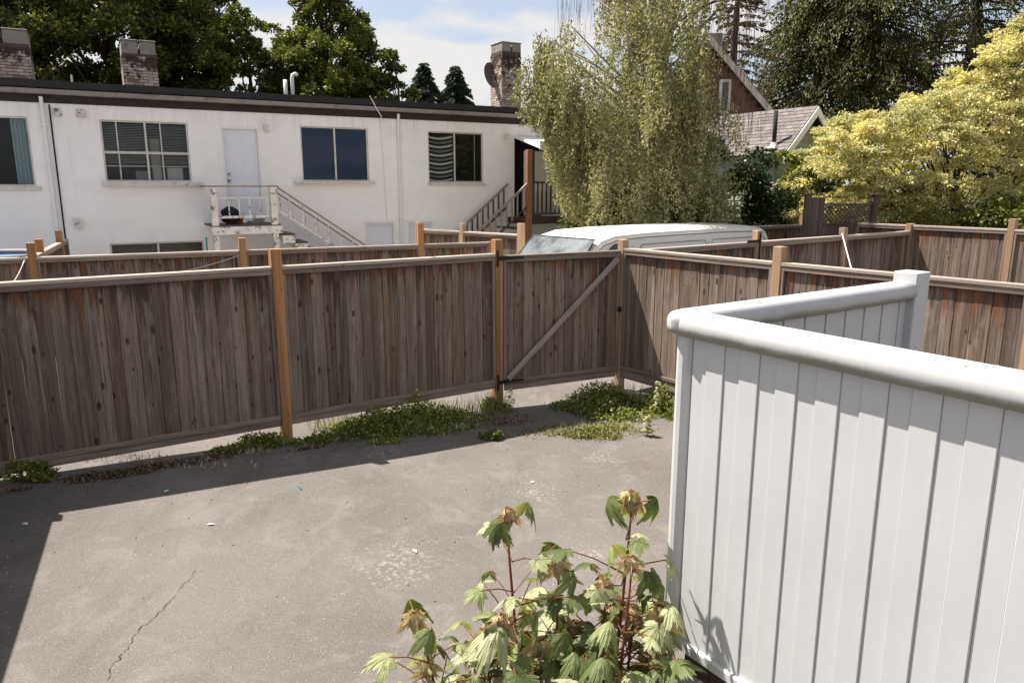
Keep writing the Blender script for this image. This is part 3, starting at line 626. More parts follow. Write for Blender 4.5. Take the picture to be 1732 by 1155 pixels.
# ---------------------------------------------------------------- white row house
HO = (-7.8, 15.65); HA = R(29.1)
def house():
    t = thing('row_house', 'long two-storey white stucco row house with sliding windows and a dark flat roof', 'house', (HO[0], HO[1], 0), HA)
    SL, SR, ZW = -9.0, 12.5, 4.33
    ops = [(-3.6, -1.76, 2.75, 4.06), (-0.55, 1.08, 2.84, 4.06), (1.74, 2.52, 1.95, 4.0), (3.43, 5.02, 2.86, 4.09), (6.55, 8.08, 2.84, 4.08), (9.0, 9.9, 1.95, 3.98),
           (-0.61, 1.21, 0.75, 1.59), (4.86, 5.60, -0.1, 1.88), (5.95, 6.6, -0.1, 1.87)]
    xs = sorted({SL, SR, *[o[0] for o in ops], *[o[1] for o in ops]}); zs = sorted({-0.3, ZW, *[o[2] for o in ops], *[o[3] for o in ops]})
    b = MB()
    def hole(x, z): return any(o[0] < x < o[1] and o[2] < z < o[3] for o in ops)
    for i in range(len(xs) - 1):
        for j in range(len(zs) - 1):
            if not hole((xs[i] + xs[i + 1]) / 2, (zs[j] + zs[j + 1]) / 2):
                b.quad((xs[i], 0, zs[j]), (xs[i + 1], 0, zs[j]), (xs[i + 1], 0, zs[j + 1]), (xs[i], 0, zs[j + 1]))
    for o in ops:
        x0, x1, z0, z1 = o; D = 0.10
        b.quad((x0, 0, z0), (x0, 0, z1), (x0, D, z1), (x0, D, z0)); b.quad((x1, 0, z0), (x1, D, z0), (x1, D, z1), (x1, 0, z1))
        b.quad((x0, 0, z1), (x1, 0, z1), (x1, D, z1), (x0, D, z1)); b.quad((x0, 0, z0), (x0, D, z0), (x1, D, z0), (x1, 0, z0))
    bmesh.ops.remove_doubles(b.bm, verts=list(b.bm.verts), dist=1e-5)
    b.quad((SR, 0, -0.3), (SR, 8, -0.3), (SR, 8, ZW), (SR, 0, ZW)); b.quad((SL, 8, -0.3), (SL, 0, -0.3), (SL, 0, ZW), (SL, 8, ZW))
    b.build('wall', M['stucco'], t, recalc=False)
    rf = MB(); rf.prism([(-0.12, 4.60), (-0.10, 4.74), (2.4, 4.99), (8.0, 4.99), (8.0, 4.33), (0.02, 4.36), (0.02, 4.60)], 'x', SL, SR); roof = rf.build('roof', M['roof'], t)
    bx('fascia', M['fascia'], t, SL, SR, -0.035, 0.018, 4.34, 4.598)
    g = MB()
    prof = [(-0.155, 4.575), (-0.14, 4.50), (-0.11, 4.485), (-0.04, 4.485), (-0.038, 4.575), (-0.05, 4.575), (-0.055, 4.50), (-0.105, 4.50), (-0.13, 4.51), (-0.145, 4.575)]
    g.prism(prof, 'x', SL, SR); g.build('gutter', M['gutter'], t)
    for s in (-1.5, 5.77):
        d = MB(); d.tube([(s, -0.09, 4.44), (s, -0.06, 4.30), (s, -0.045, 4.15), (s, -0.045, 0.0)], 0.035, 8)
        for zc in (3.9, 1.95): d.box(s - 0.05, s + 0.05, -0.085, -0.004, zc, zc + 0.03)
        d.build('downpipe', M['white'], t, smooth=False)
    dp = MB(); dp.tube([(-1.38, -0.02, 4.3), (-1.38, -0.018, 0.2)], 0.014, 6); dp.build('cable', M['dark'], t)
    dp = MB(); dp.tube([(5.05, -0.17, 4.80), (5.22, -0.16, 4.50), (5.32, -0.15, 4.36), (5.33, -0.015, 4.2), (5.38, -0.015, 3.0), (5.42, -0.015, 1.9)], 0.011, 5); dp.build('cable', M['white'], t)
    # windows
    def win(o, sill, mull=True, backing='dark', fw=0.035, sl=0.0):
        x0, x1, z0, z1 = o; f = MB()
        f.box(x0, x0 + fw, 0.03, 0.085, z0, z1); f.box(x1 - fw, x1, 0.03, 0.085, z0, z1)
        f.box(x0 + fw, x1 - fw, 0.03, 0.085, z1 - fw, z1); f.box(x0 + fw, x1 - fw, 0.03, 0.085, z0, z0 + fw)
        xm = (x0 + x1) / 2 + sl
        if mull: f.box(xm - 0.02, xm + 0.02, 0.035, 0.08, z0 + fw, z1 - fw)
        w = f.build('window', M['alu'], t)
        ed = [x0 + fw, xm - 0.02, xm + 0.02, x1 - fw] if mull else [x0 + fw, x1 - fw]
        for a, c in zip(ed[::2], ed[1::2]): bx('pane', M['glass'], w, a, c, 0.055, 0.060, z0 + fw, z1 - fw)
        bx('interior', M[backing], w, x0 - 0.2, x1 + 0.2, 0.34 if backing != 'bluecloth' else 0.10, 0.36 if backing != 'bluecloth' else 0.12, z0 - 0.2, z1 + 0.2)
        for (u0, u1, v0, v1) in ((x0 - .02, x0, z0, z1), (x1, x1 + .02, z0, z1), (x0, x1, z1, z1 + .02), (x0, x1, z0 - .02, z0)):
            bx('reveal', M['dark'], w, u0, u1, 0.101, 0.34, v0, v1)
        if sill:
            a, c, h, pr = sill; bx('sill', M['sill'], w, a, c, -pr, 0.03, z0 - h, z0 - 0.001, 0.004)
        return w
    w0 = win(ops[0], (-3.7, -1.68, 0.08, 0.05), True, 'dark')
    c = MB()
    for k in range(9):
        s = -2.06 + 0.032 * k; c.box(s, s + 0.028, 0.10 + 0.02 * (k % 2), 0.125 + 0.02 * (k % 2), 2.78, 4.04)
    c.build('curtain', M['tealcloth'], w0)
    w1 = win(ops[1], (-0.62, 1.22, 0.09, 0.13), True, 'dark')
    for s in (-0.26, 0.55): bx('glazing_bar', M['alu'], w1, s - 0.011, s + 0.011, 0.035, 0.070, 2.875, 4.025)
    bx('glazing_bar', M['alu'], w1, -0.515, 1.045, 0.033, 0.0335 + 0.03, 3.40, 3.45)
    k = 0; z = 3.98
    while z > 3.19:
        sb = MB(); sb.prism([(0.12, 0.0), (0.145, 0.008), (0.146, 0.011), (0.121, 0.003)], 'x', -0.52, 1.05)
        if k == 0: bmsh = sb.mesh('blind_slat', M['blind'])
        else: sb.bm.free()
        link('blind_slat', bmsh, w1, (0, 0, z), (rnd.uniform(-.01, .01), rnd.uniform(-0.004, 0.004), 0)); z -= 0.032; k += 1
    bx('blind_rail', M['cream'], w1, -0.52, 1.05, 0.115, 0.15, 3.145, 3.17)
    bx('box', M['cream'], w1, 0.62, 0.93, 0.16, 0.30, 2.84, 3.14, 0.01)
    bx('box', M['grey'], w1, 0.02, 0.26, 0.16, 0.30, 2.84, 3.06, 0.01)
    bx('box', M['barge'], w1, 0.34, 0.52, 0.18, 0.31, 2.84, 3.72, 0.01)
    w2 = win(ops[3], (3.22, 5.12, 0.06, 0.14), True, 'bluecloth')
    w3 = win(ops[4], (6.52, 8.14, 0.075, 0.03), True, 'dark', sl=-0.03)
    # striped cloth in the left half
    nst = 22; hh = (4.03 - 2.89) / nst
    seg = [MB(), MB(), MB()]
    pat = [0, 1, 2, 0, 1, 2]
    for i in range(nst):
        b_ = seg[[2, 0, 1, 0, 2, 0, 1, 0][i % 8]]
        z0 = 2.89 + i * hh
        for k in range(8):
            xa, xb = 6.59 + k * 0.085, 6.59 + (k + 1) * 0.085
            sg = lambda x: -0.07 * math.sin(math.pi * min(1, max(0, (x - 6.5) / 0.8))) + 0.03
            b_.quad((xa, 0.13, z0 + sg(xa)), (xb, 0.13, z0 + sg(xb)), (xb, 0.13, z0 + hh + sg(xb)), (xa, 0.13, z0 + hh + sg(xa)))
    for b_, m in zip(seg, ('black', 'grey', 'white')): b_.build('striped_curtain', M[m], w3)
    bx('door_stile', M['alu'], w3, 7.86, 7.88, 0.09, 0.10, 2.89, 4.03)
    win(ops[6], None, True, 'grey')
    # doors
    def door(o, knob=True, nm='door'):
        x0, x1, z0, z1 = o
        d = MB(); d.box(x0 + 0.04, x1 - 0.04, 0.05, 0.09, z0 + 0.01, z1 - 0.04)
        if knob:
            for (a, b2) in ((z0 + 0.2, z0 + 0.85), (z0 + 1.0, z1 - 0.2)):
                d.box(x0 + 0.13, (x0 + x1) / 2 - 0.03, 0.044, 0.052, a, b2); d.box((x0 + x1) / 2 + 0.03, x1 - 0.13, 0.044, 0.052, a, b2)
        dd = d.build(nm, M['whitedoor'], t, bevel=0.002)
        fr = MB(); fr.box(x0, x0 + 0.038, -0.012, 0.09, z0, z1); fr.box(x1 - 0.038, x1, -0.012, 0.09, z0, z1); fr.box(x0 + .038, x1 - .038, -0.012, 0.09, z1 - 0.038, z1)
        fr.build('door_frame', M['white'], dd)
        if knob:
            for zc, r in ((z0 + 0.92, 0.03), (z0 + 1.06, 0.026)):
                kb = MB(); kb.tube([(x0 + 0.10, 0.05, zc), (x0 + 0.10, 0.02, zc), (x0 + 0.10, -0.01, zc)], r, 10); kb.build('handle', M['grey'], dd)
    door(ops[2]); door(ops[7], False); door(ops[8], False)
    bx('lintel', M['stucco'], t, 4.84, 5.64, -0.06, -0.002, 1.885, 1.915); bx('lintel', M['stucco'], t, 5.93, 6.68, -0.06, -0.002, 1.875, 1.905)
    bx('doorway', M['dark'], t, 8.98, 9.92, 0.101, 0.12, 1.9, 4.0)
    # wall lamps, vents
    for s, z in ((2.68, 4.0), (8.72, 4.02)):
        l = MB(); l.box(s - 0.05, s + 0.05, -0.03, -0.001, z - 0.05, z + 0.07)
        l.prism([(s - 0.045, z - 0.07), (s + 0.045, z - 0.07), (s + 0.06, z + 0.05), (s - 0.06, z + 0.05)], 'y', -0.13, -0.032); l.build('wall_lamp', M['cream'], t, bevel=0.003)
    for s in (-1.27, -0.85):
        l = MB(); l.box(s - 0.09, s + 0.09, -0.02, -0.001, 4.08, 4.24); l.prism([(-0.10, 4.10), (-0.022, 4.10), (-0.022, 4.21)], 'x', s - 0.06, s + 0.06); l.build('vent', M['oldwhite'], t)
    l = MB(); l.box(-1.2, -1.06, -0.09, -0.001, 1.93, 2.12); l.build('meter_box', M['oldwhite'], t)
    for s in (1.55, 2.35):
        l = MB(); l.tube([(s, -0.02, 1.36), (s, -0.06, 1.36), (s + 0.02, -0.08, 1.30), (s, -0.08, 1.20)], 0.01, 6); l.build('wall_hook', M['black'], t)
    # roof vent pipes
    v = MB(); v.tube([(3.53, 1.6, 4.7), (3.53, 1.6, 5.27)], 0.045, 10); v.build('vent_pipe', M['white'], roof, smooth=True)
    v = MB(); v.tube([(3.70, 1.6, 4.7), (3.70, 1.6, 5.32), (3.72, 1.6, 5.39), (3.78, 1.6, 5.42), (3.84, 1.6, 5.39)], 0.045, 10); v.build('vent_pipe', M['white'], roof, smooth=True)
    v = MB(); v.tube([(-0.95, 1.0, 4.7), (-0.95, 1.0, 5.0)], 0.02, 6); v.build('vent_pipe', M['cream'], roof)
    # chimneys: real bricks laid in courses
    def chimney(s0, s1, y0, y1, zb, zt, pot=0.30, soot=True):
        core = MB(); core.box(s0 + .012, s1 - .012, y0 + .012, y1 - .012, zb, zt - pot); ch = core.build('chimney', M['mortar'], t)
        br = MB(); z = zb; r = 0; BH, BL = 0.062, 0.2
        while z + BH < zt - pot:
            off = 0.1 if r % 2 else 0
            def course(a0, a1, fn):
                x = a0 - off
                while x < a1:
                    xa, xb = max(a0, x), min(a1, x + BL - 0.012)
                    if xb - xa > 0.03: fn(xa, xb, rnd.uniform(0, .006))
                    x += BL
            course(s0, s1, lambda a, c, j: br.box(a, c, y0 - j, y0 + 0.05, z, z + BH - 0.012))
            course(y0 + .052, y1, lambda a, c, j: br.box(s0 - j, s0 + 0.05, a, c, z, z + BH - 0.012))
            course(y0 + .052, y1, lambda a, c, j: br.box(s1 - 0.05, s1 + j, a, c, z, z + BH - 0.012))
            z += BH; r += 1
        tag(br.build('brick', M['brick'], ch), kind='stuff')
        cp = MB(); m = (s0 + s1) / 2; g = 0.05
        for (a, c) in ((s0 + 0.01, m - g / 2), (m + g / 2, s1 - 0.01)):
            cp.box(a, c, y0 + 0.01, y1 - 0.02, zt - pot, zt - 0.03)
            cp.box(a - 0.015, c + 0.015, y0 - 0.01, y1, zt - 0.028, zt)
        cp.build('chimney_cap', M['concrete'], ch, bevel=0.01)
    chimney(-2.6, -1.66, 1.6, 2.5, 4.7, 5.92); chimney(0.04, 0.74, 1.6, 2.4, 4.7, 5.90); chimney(9.50, 10.12, 1.6, 2.3, 4.7, 6.68, pot=0.26)
    return t
M['sill'] = plain('worn_sill', (0.62, 0.57, 0.52), 0.8, dirt_glare=(0.10, 0.07, 0.05), dscale=8, dirt_glare_amt=0.7)
house()
def h2w(s, y, z): return (HO[0] + math.cos(HA) * s - math.sin(HA) * y, HO[1] + math.sin(HA) * s + math.cos(HA) * y, z)
# satellite dish
d = thing('satellite_dish', 'grey round satellite dish showing from behind the left side of the right-hand brick chimney', 'dish', h2w(9.46, 2.05, 5.85), HA)
b = MB(); rings = []
for k in range(6):
    r = 0.36 * k / 5; rings.append([b.bm.verts.new((-0.05 - 0.10 * (1 - (k / 5) ** 2), 0 + r * 0.9 * math.cos(a), r * math.sin(a))) for a in [2 * math.pi * j / 20 for j in range(20)]] if k else [b.bm.verts.new((-0.15, 0, 0))])
for j in range(20): b.bm.faces.new((rings[0][0], rings[1][j], rings[1][(j + 1) % 20]))
for A, B in zip(rings[1:], rings[2:]):
    for j in range(20): b.bm.faces.new((A[j], B[j], B[(j + 1) % 20], A[(j + 1) % 20]))
o = b.build('reflector', M['dish'], d, rot=(0, R(-12), R(-70)), smooth=True)
b = MB(); b.tube([(0.12, 0.1, -1.0), (0.03, 0.06, -0.1), (0.0, 0.12, 0)], 0.02, 6); b.tube([(0, -0.05, -0.3), (0.02, -0.4, -0.05)], 0.012, 6); b.build('mount', M['grey'], d)

# left landing and stairs
def stairs_left():
    t = thing('porch_stairs', 'peeling white wooden landing and staircase below the upstairs door', 'staircase', (HO[0], HO[1], 0), HA)
    y0 = -1.12; W = M['oldwhite']
    s0, s1 = 1.24, 2.60
    for s, zt_, w in ((1.33, 2.72, 0.13), (2.52, 2.73, 0.14)):
        bx('post', W, t, s - w / 2, s + w / 2, y0 - w / 2, y0 + w / 2, 1.95, zt_, 0.006)
        bx('leg', W, t, s - w / 2 + 0.01, s + w / 2 - 0.01, y0 - w / 2 + 0.01, y0 + w / 2 - 0.01, -0.1, 1.77, 0.006)
    bx('fascia_board', W, t, s0, s1 + 0.06, y0 - 0.09, y0 - 0.05 - 0.018, 1.77, 1.93, 0.005)
    bx('fascia_board', W, t, s1 + 0.02, s1 + 0.06, y0 - 0.066, -0.01, 1.77, 1.93, 0.005)
    for k in range(8): bx('deck_board', M['deckgrey'], t, s0, s1 + 0.04, -1.10 + 0.137 * k - 0.03, -1.10 + 0.137 * k + 0.1, 1.933, 1.962, 0.003)
    bx('top_rail', M['railwood'], t, s0 - 0.02, s1 + 0.03, y0 - 0.05, y0 + 0.05, 2.735, 2.765, 0.003)
    bx('top_rail', M['railwood'], t, s0 - 0.02, s0 + 0.05, y0 + 0.052, -0.01, 2.735, 2.765, 0.003)
    bx('middle_rail', W, t, s0 + 0.16, s1 - 0.15, y0 - 0.02, y0 + 0.02, 2.50, 2.53, 0.003)
    bx('bottom_rail', W, t, s0 + 0.16, s1 - 0.15, y0 - 0.025, y0 + 0.025, 2.10, 2.15, 0.003)
    for k, s in enumerate((1.62, 1.82, 2.03, 2.24, 2.38)): bx('baluster', W, t, s - 0.011, s + 0.011, y0 - 0.011, y0 + 0.011, 2.152, 2.498)
    bx('bracket', W, t, 1.20, 1.262, y0 - 0.09, y0 + 0.03, 2.30, 2.38, 0.003)
    # flight going down to the right
    sl = -0.69
    def slope(nm, m, z, th, y, w, sa=2.62, sb=5.3):
        b = MB(); b.prism([(sa, z - th), (sb, z - th + sl * (sb - sa)), (sb, z + sl * (sb - sa)), (sa, z)], 'y', y - w / 2, y + w / 2); b.build(nm, m, t)
    slope('handrail', M['railwood'], 2.74, 0.035, y0, 0.05); slope('handrail', M['railwood'], 2.74, 0.035, -0.2, 0.05)
    slope('lower_rail', W, 2.26, 0.035, y0, 0.035); slope('lower_rail', W, 2.26, 0.035, -0.2, 0.035)
    slope('stringer', W, 1.93, 0.24, -0.18, 0.04)
    for i, s in enumerate(np.arange(2.85, 5.1, 0.27)):
        z = 2.70 + sl * (s - 2.62)
        for y in (y0, -0.2): bx('baluster', W, t, s - 0.010, s + 0.010, y - 0.01, y + 0.01, z - 0.46, z)
    k = 0; z = 1.93 - 0.18; s = 2.66
    while z > 0.05:
        bx('tread', M['deckgrey'], t, s, s + 0.29, y0 + 0.03, -0.21, z - 0.035, z, 0.003)
        bx('riser', M['railwood'], t, s - 0.001, s + 0.018, y0 + 0.03, -0.21, z, z + 0.142, 0.002)
        bx('step_block', W, t, s + 0.0, s + 0.26, y0 - 0.03, y0 + 0.02, z - 0.20, z - 0.037, 0.003)
        z -= 0.18; s += 0.26; k += 1
M['deckgrey'] = plain('grimy_deck', (0.13, 0.11, 0.09), 0.9, dirt_glare=(0.35, 0.33, 0.30), dirt_glare_amt=0.5, dscale=7)
M['railwood'] = plain('brown_flaking_rail', (0.22, 0.18, 0.15), 0.8, dirt_glare=(0.55, 0.52, 0.48), dirt_glare_amt=0.6, dscale=9)
stairs_left()
def blob(name, label, cat, m, loc, r, seed=0, squash=(1, 1, 1)):
    b = MB(); bmesh.ops.create_icosphere(b.bm, subdivisions=3, radius=1)
    q = random.Random(seed); ph = [q.uniform(0, 6) for _ in range(6)]
    for v in b.bm.verts:
        n = v.co.normalized(); k = 1 + 0.16 * math.sin(3 * n.x + ph[0]) * math.cos(4 * n.y + ph[1]) + 0.10 * math.sin(7 * n.z + ph[2] + 4 * n.x) + 0.05 * math.sin(15 * n.y + ph[3])
        v.co = Vector((n.x * r * k * squash[0], n.y * r * k * squash[1], max(-0.72 * r * squash[2], n.z * r * k * squash[2])))
    return tag(b.build(name, M[m], None, loc, smooth=True), label, cat)
blob('cloth_bag', 'dark navy cloth bag slumped on the white landing behind its rail', 'bag', 'navy', h2w(1.66, -0.95, 2.15), 0.15, 3, (1.15, 0.8, 1.3))
o = MB(); o.box(-0.17, 0.17, -0.1, 0.1, 0, 0.10); o.box(-0.19, 0.19, -0.12, 0.12, 0.102, 0.12); tag(o.build('storage_box', M['red'], None, h2w(1.75, -0.75, 1.964), (0, 0, HA), bevel=0.006), 'low dark red box lying on the white landing under the bag', 'box')
o = MB(); o.box(-0.15, 0.15, -0.12, 0.12, 0, 0.06); o.box(-0.02, 0.18, -0.10, 0.10, 0.062, 0.11); tag(o.build('folded_mat', M['grey'], None, h2w(2.2, -0.7, 1.964), (0, 0, HA + 0.1), bevel=0.01), 'grey folded mat lying on the landing right of the bag', 'mat')
o = MB(); o.tube([(0, 0, 0), (0.02, 0.02, 1.72)], 0.018, 7); tag(o.build('garden_pole', M['teal'], None, h2w(1.12, -1.0, 0)), 'thin teal pole leaning left of the white landing post', 'pole')
# right staircase + porch
def stairs_right():
    t = thing('porch_stairs', 'dark brown wooden staircase with slim balusters climbing to the right-hand doorway', 'staircase', (HO[0], HO[1], 0), HA)
    y0 = -1.12; D = M['darkwood']; sl = 0.82
    bx('post', M['postbrown'], t, 8.72, 8.86, y0 - 0.05, y0 + 0.06, 0, 3.64, 0.004)
    bx('post', D, t, 8.862, 8.95, y0 - 0.02, y0 + 0.07, 1.95, 3.62, 0.004)
    for y in (y0, -0.12):
        b = MB(); b.prism([(6.4, 0.86), (8.73, 2.77), (8.73, 2.83), (6.4, 0.92)], 'y', y - 0.03, y + 0.03); b.build('handrail', M['railgrey'], t)
        b = MB(); b.prism([(6.4, 0.30), (8.73, 2.21), (8.73, 2.26), (6.4, 0.35)], 'y', y - 0.02, y + 0.02); b.build('lower_rail', D, t)
        for s in np.arange(6.6, 8.7, 0.155):
            z = 0.86 + sl * (s - 6.4); bx('baluster', M['railgrey'] if y == y0 else D, t, s - 0.016, s + 0.016, y - 0.016, y + 0.016, z - 0.54, z)
    s = 6.5; z = 0.18
    while s < 8.6:
        bx('tread', M['darkwood'], t, s, s + 0.28, y0 + 0.03, -0.15, z - 0.04, z, 0.003); s += 0.235; z += 0.193
    bx('deck', D, t, 8.75, 10.6, y0, -0.02, 1.80, 1.95, 0.004)
    bx('top_rail', D, t, 8.96, 10.6, y0 - 0.03, y0 + 0.03, 2.82, 2.87, 0.003); bx('bottom_rail', D, t, 8.96, 10.6, y0 - 0.02, y0 + 0.02, 2.04, 2.08, 0.003)
    for s in np.arange(9.05, 10.6, 0.13): bx('baluster', D, t, s - 0.018, s + 0.018, y0 - 0.018, y0 + 0.018, 2.08, 2.82)
    bx('side_panel', M['cream'], t, 9.02, 9.95, -0.5, -0.46, 2.0, 3.64, 0.003)
    b = MB(); b.prism([(-1.3, 3.66), (-0.02, 3.98), (-0.02, 4.05), (-1.3, 3.73)], 'x', 9.0, 10.7); b.build('porch_roof', M['white'], t)
    bx('roof_fascia', M['white'], t, 8.98, 10.72, -1.335, -1.302, 3.64, 3.85, 0.003)
M['postbrown'] = plain('reddish_post', (0.26, 0.12, 0.07), 0.8); M['railgrey'] = plain('grey_rail', (0.28, 0.22, 0.185), 0.8)
stairs_right()
# tub left behind the alley fence
b = MB(); b.prism([(0.75 * math.cos(a), 0.75 * math.sin(a)) for a in [2 * math.pi * k / 28 for k in range(28)]], 'z', 0.4, 1.60)
tb = thing('paddling_pool', 'round blue pool with a grey rim behind the alley fence at the left edge', 'pool', (-8.55, 12.1, 0))
b.build('pool_wall', M['blue'], tb)
b = MB(); b.tube([(0.78 * math.cos(a), 0.78 * math.sin(a), 1.64) for a in [2 * math.pi * k / 28 for k in range(29)]], 0.045, 8); b.build('pool_rim', M['gutter'], tb, smooth=True)
b = MB(); b.tube([(0.80 * math.cos(a), 0.80 * math.sin(a), 1.55) for a in [2 * math.pi * k / 28 for k in range(29)]], 0.018, 6); b.build('hose', M['teal'], tb, smooth=True)

# ---------------------------------------------------------------- van
def van():
    a = R(38); t = thing('parked_van', 'old cream white panel van parked in the alley behind the fences', 'van', (0, 0, 0), a)
    # local frame: x from nose (0) to tail, y from near side (0) to far side (1.9)
    nx, ny = 1.40 - math.cos(a) * 1.62, 11.52 - math.sin(a) * 1.62
    t.location = (nx, ny, -0.05)
    st = [(0.0, 0.55, 0.62, 0.12), (0.03, 0.88, 0.40, 0.06), (0.35, 1.02, 0.38, 0.04), (0.95, 1.16, 0.36, 0.03), (1.02, 1.20, 0.36, 0.03), (1.30, 1.55, 0.36, 0.07), (1.60, 1.88, 0.36, 0.12), (1.78, 2.0, 0.36, 0.135), (2.1, 2.07, 0.36, 0.14),
          (2.8, 2.095, 0.36, 0.14), (3.6, 2.10, 0.36, 0.14), (4.8, 2.10, 0.36, 0.14), (5.75, 2.08, 0.36, 0.14), (6.15, 2.05, 0.36, 0.15), (6.33, 1.98, 0.38, 0.18), (6.42, 1.86, 0.42, 0.20), (6.45, 1.2, 0.45, 0.10)]
    Wd = 1.95
    def sect(x, zt, zb, ins):
        pts = []; zs = min(zt - 0.02, 1.16)
        half = [(0.06, zb), (0.0, zb + 0.12), (0.0, zs), (ins * 0.55, zs + (zt - zs) * 0.5), (ins, zt - min(0.14, (zt - zs) * 0.3 + 0.02)), (ins + 0.05, zt - 0.055 * min(1, (zt - zb))), (ins + 0.16, zt - 0.022), (ins + 0.40, zt - 0.006), (Wd / 2, zt)]
        return [(x, y, z) for y, z in half] + [(x, Wd - y, z) for y, z in half[-2::-1]]
    b = MB(); rings = [[b.bm.verts.new(p) for p in sect(*s)] for s in st]
    for A, B in zip(rings, rings[1:]):
        for k in range(len(A) - 1): b.bm.faces.new((A[k], A[k + 1], B[k + 1], B[k]))
        b.bm.faces.new((A[-1], A[0], B[0], B[-1]))
    b.bm.faces.new(rings[0]); b.bm.faces.new(rings[-1][::-1])
    body = b.build('body', M['vanwhite'], t, smooth=True)
    m = body.modifiers.new('edge', 'EDGE_SPLIT'); m.split_angle = R(38)
    # windscreen, proud of the sloping front
    b = MB()
    def wsp(u, v):
        # v 0..1 bottom to top along the rake
        x = 1.075 + (1.70 - 1.075) * v; z = 1.285 + (1.945 - 1.285) * v
        ins = 0.14 + 0.08 * v; y = ins + (Wd - 2 * ins) * u
        bow = 0.05 * (1 - (2 * u - 1) ** 2); return (x - 0.030 - bow * 0.3, y, z + 0.030)
    g = [[b.bm.verts.new(wsp(u / 8, v / 4)) for u in range(9)] for v in range(5)]
    for i in range(4):
        for j in range(8): b.bm.faces.new((g[i][j], g[i][j + 1], g[i + 1][j + 1], g[i + 1][j]))
    b.build('windscreen', M['screen'], t, smooth=True)
    b = MB(); P = [wsp(u / 8, 0) for u in range(9)] + [wsp(1, v / 4) for v in range(5)] + [wsp(u / 8, 1) for u in range(8, -1, -1)] + [wsp(0, v / 4) for v in range(4, -1, -1)]
    b.tube(P, 0.012, 5); b.build('windscreen_seal', M['vantrim'], t)
    # roof gutter (drip rail) each side
    for side in (0, 1):
        pts = []
        for s in st[6:14]:
            y = s[3] + 0.012; pts.append((s[0], y if side == 0 else Wd - y, s[1] - min(0.14, 0.26) + 0.02))
        pts = [(1.22, (0.09 if side == 0 else Wd - 0.09), 1.42)] + pts + [(6.37, (0.19 if side == 0 else Wd - 0.19), 1.72)]
        b = MB(); b.tube(pts, 0.014, 6); b.build('drip_rail', M['seam'], t, smooth=True)
    # side glass of the cab door
    def sidey(z, x=3.0): return 0.135 * 0.55 * min(1, max(0, (z - 1.16) / 0.45)) + max(0, (z - 1.62)) * 0.19
    for nm, poly in (('side_window', [(1.52, 1.32), (2.32, 1.32), (2.32, 1.89), (2.02, 1.89), (1.78, 1.74)]),):
        b = MB(); vs = [b.bm.verts.new((x, sidey(z) - 0.006, z)) for x, z in poly]; b.bm.faces.new(vs); b.build(nm, M['vanglass'], t)
        b = MB(); b.tube([(x, sidey(z) - 0.008, z) for x, z in poly + poly[:1]], 0.010, 5); b.build('window_seal', M['vantrim'], t)
    # pressed panels along the side
    for (x0, x1) in ((2.62, 4.35), (4.5, 6.15)):
        r = 0.07; z0, z1 = 1.30, 1.86; P = []
        for cx_, cz, a0 in ((x1 - r, z1 - r, 0), (x0 + r, z1 - r, 90), (x0 + r, z0 + r, 180), (x1 - r, z0 + r, 270)):
            P += [(cx_ + r * math.cos(R(a0 + q)), cz + r * math.sin(R(a0 + q))) for q in (0, 30, 60, 90)]
        b = MB(); b.tube([(x, sidey(z) - 0.001, z) for x, z in P + P[:1]], 0.008, 5); b.build('pressed_panel', M['seam'], t)
    for x in (2.42, 4.42): 
        b = MB(); b.tube([(x, sidey(z) - 0.001, z) for z in (0.5, 1.16, 1.6, 1.85)], 0.006, 5); b.build('door_seam', M['seam'], t)
    for x in (1.2, 4.95):
        for y in (-0.02, Wd - 0.2):
            w = MB(); w.tube([(x, y, 0.36), (x, y + 0.22, 0.36)], 0.36, 24); wh = w.build('wheel', M['rubber'], t)
            w = MB(); w.tube([(x, y - 0.006 if y < 1 else y + 0.20, 0.36), (x, y + 0.02 if y < 1 else y + 0.226, 0.36)], 0.2, 18); w.build('rim', M['alu'], wh)
    bx('front_bumper', M['alu'], t, -0.10, -0.002, 0.05, Wd - 0.05, 0.42, 0.60, 0.02)
    for y in (0.2, Wd - 0.42): bx('headlight', M['lamp'], t, -0.012, 0.02, y, y + 0.22, 0.66, 0.82, 0.008)
    bx('grille', M['vantrim'], t, -0.008, 0.02, 0.5, Wd - 0.5, 0.64, 0.82, 0.004)
    w = MB(); w.box(1.35, 1.45, -0.22, -0.03, 1.32, 1.52); w.tube([(1.42, 0.03, 1.3), (1.4, -0.1, 1.36)], 0.012); w.build('mirror', M['vantrim'], t, bevel=0.006)
M['screen'] = plain('windscreen_glass', (0.05, 0.06, 0.065), 0.25, spec=0.3, var=0.3, scale=2.2, dirt_glare=(0.17, 0.19, 0.20), dirt_glare_amt=0.8, dscale=2.2, dthr=(0.45, 0.6))  # grey-blue streaks painted into the glass colour stand for reflections
M['vanglass'] = plain('dark_side_glass', (0.006, 0.012, 0.02), 0.06, spec=0.8)
M['seam'] = plain('van_seam', (0.30, 0.27, 0.24), 0.6)
van()

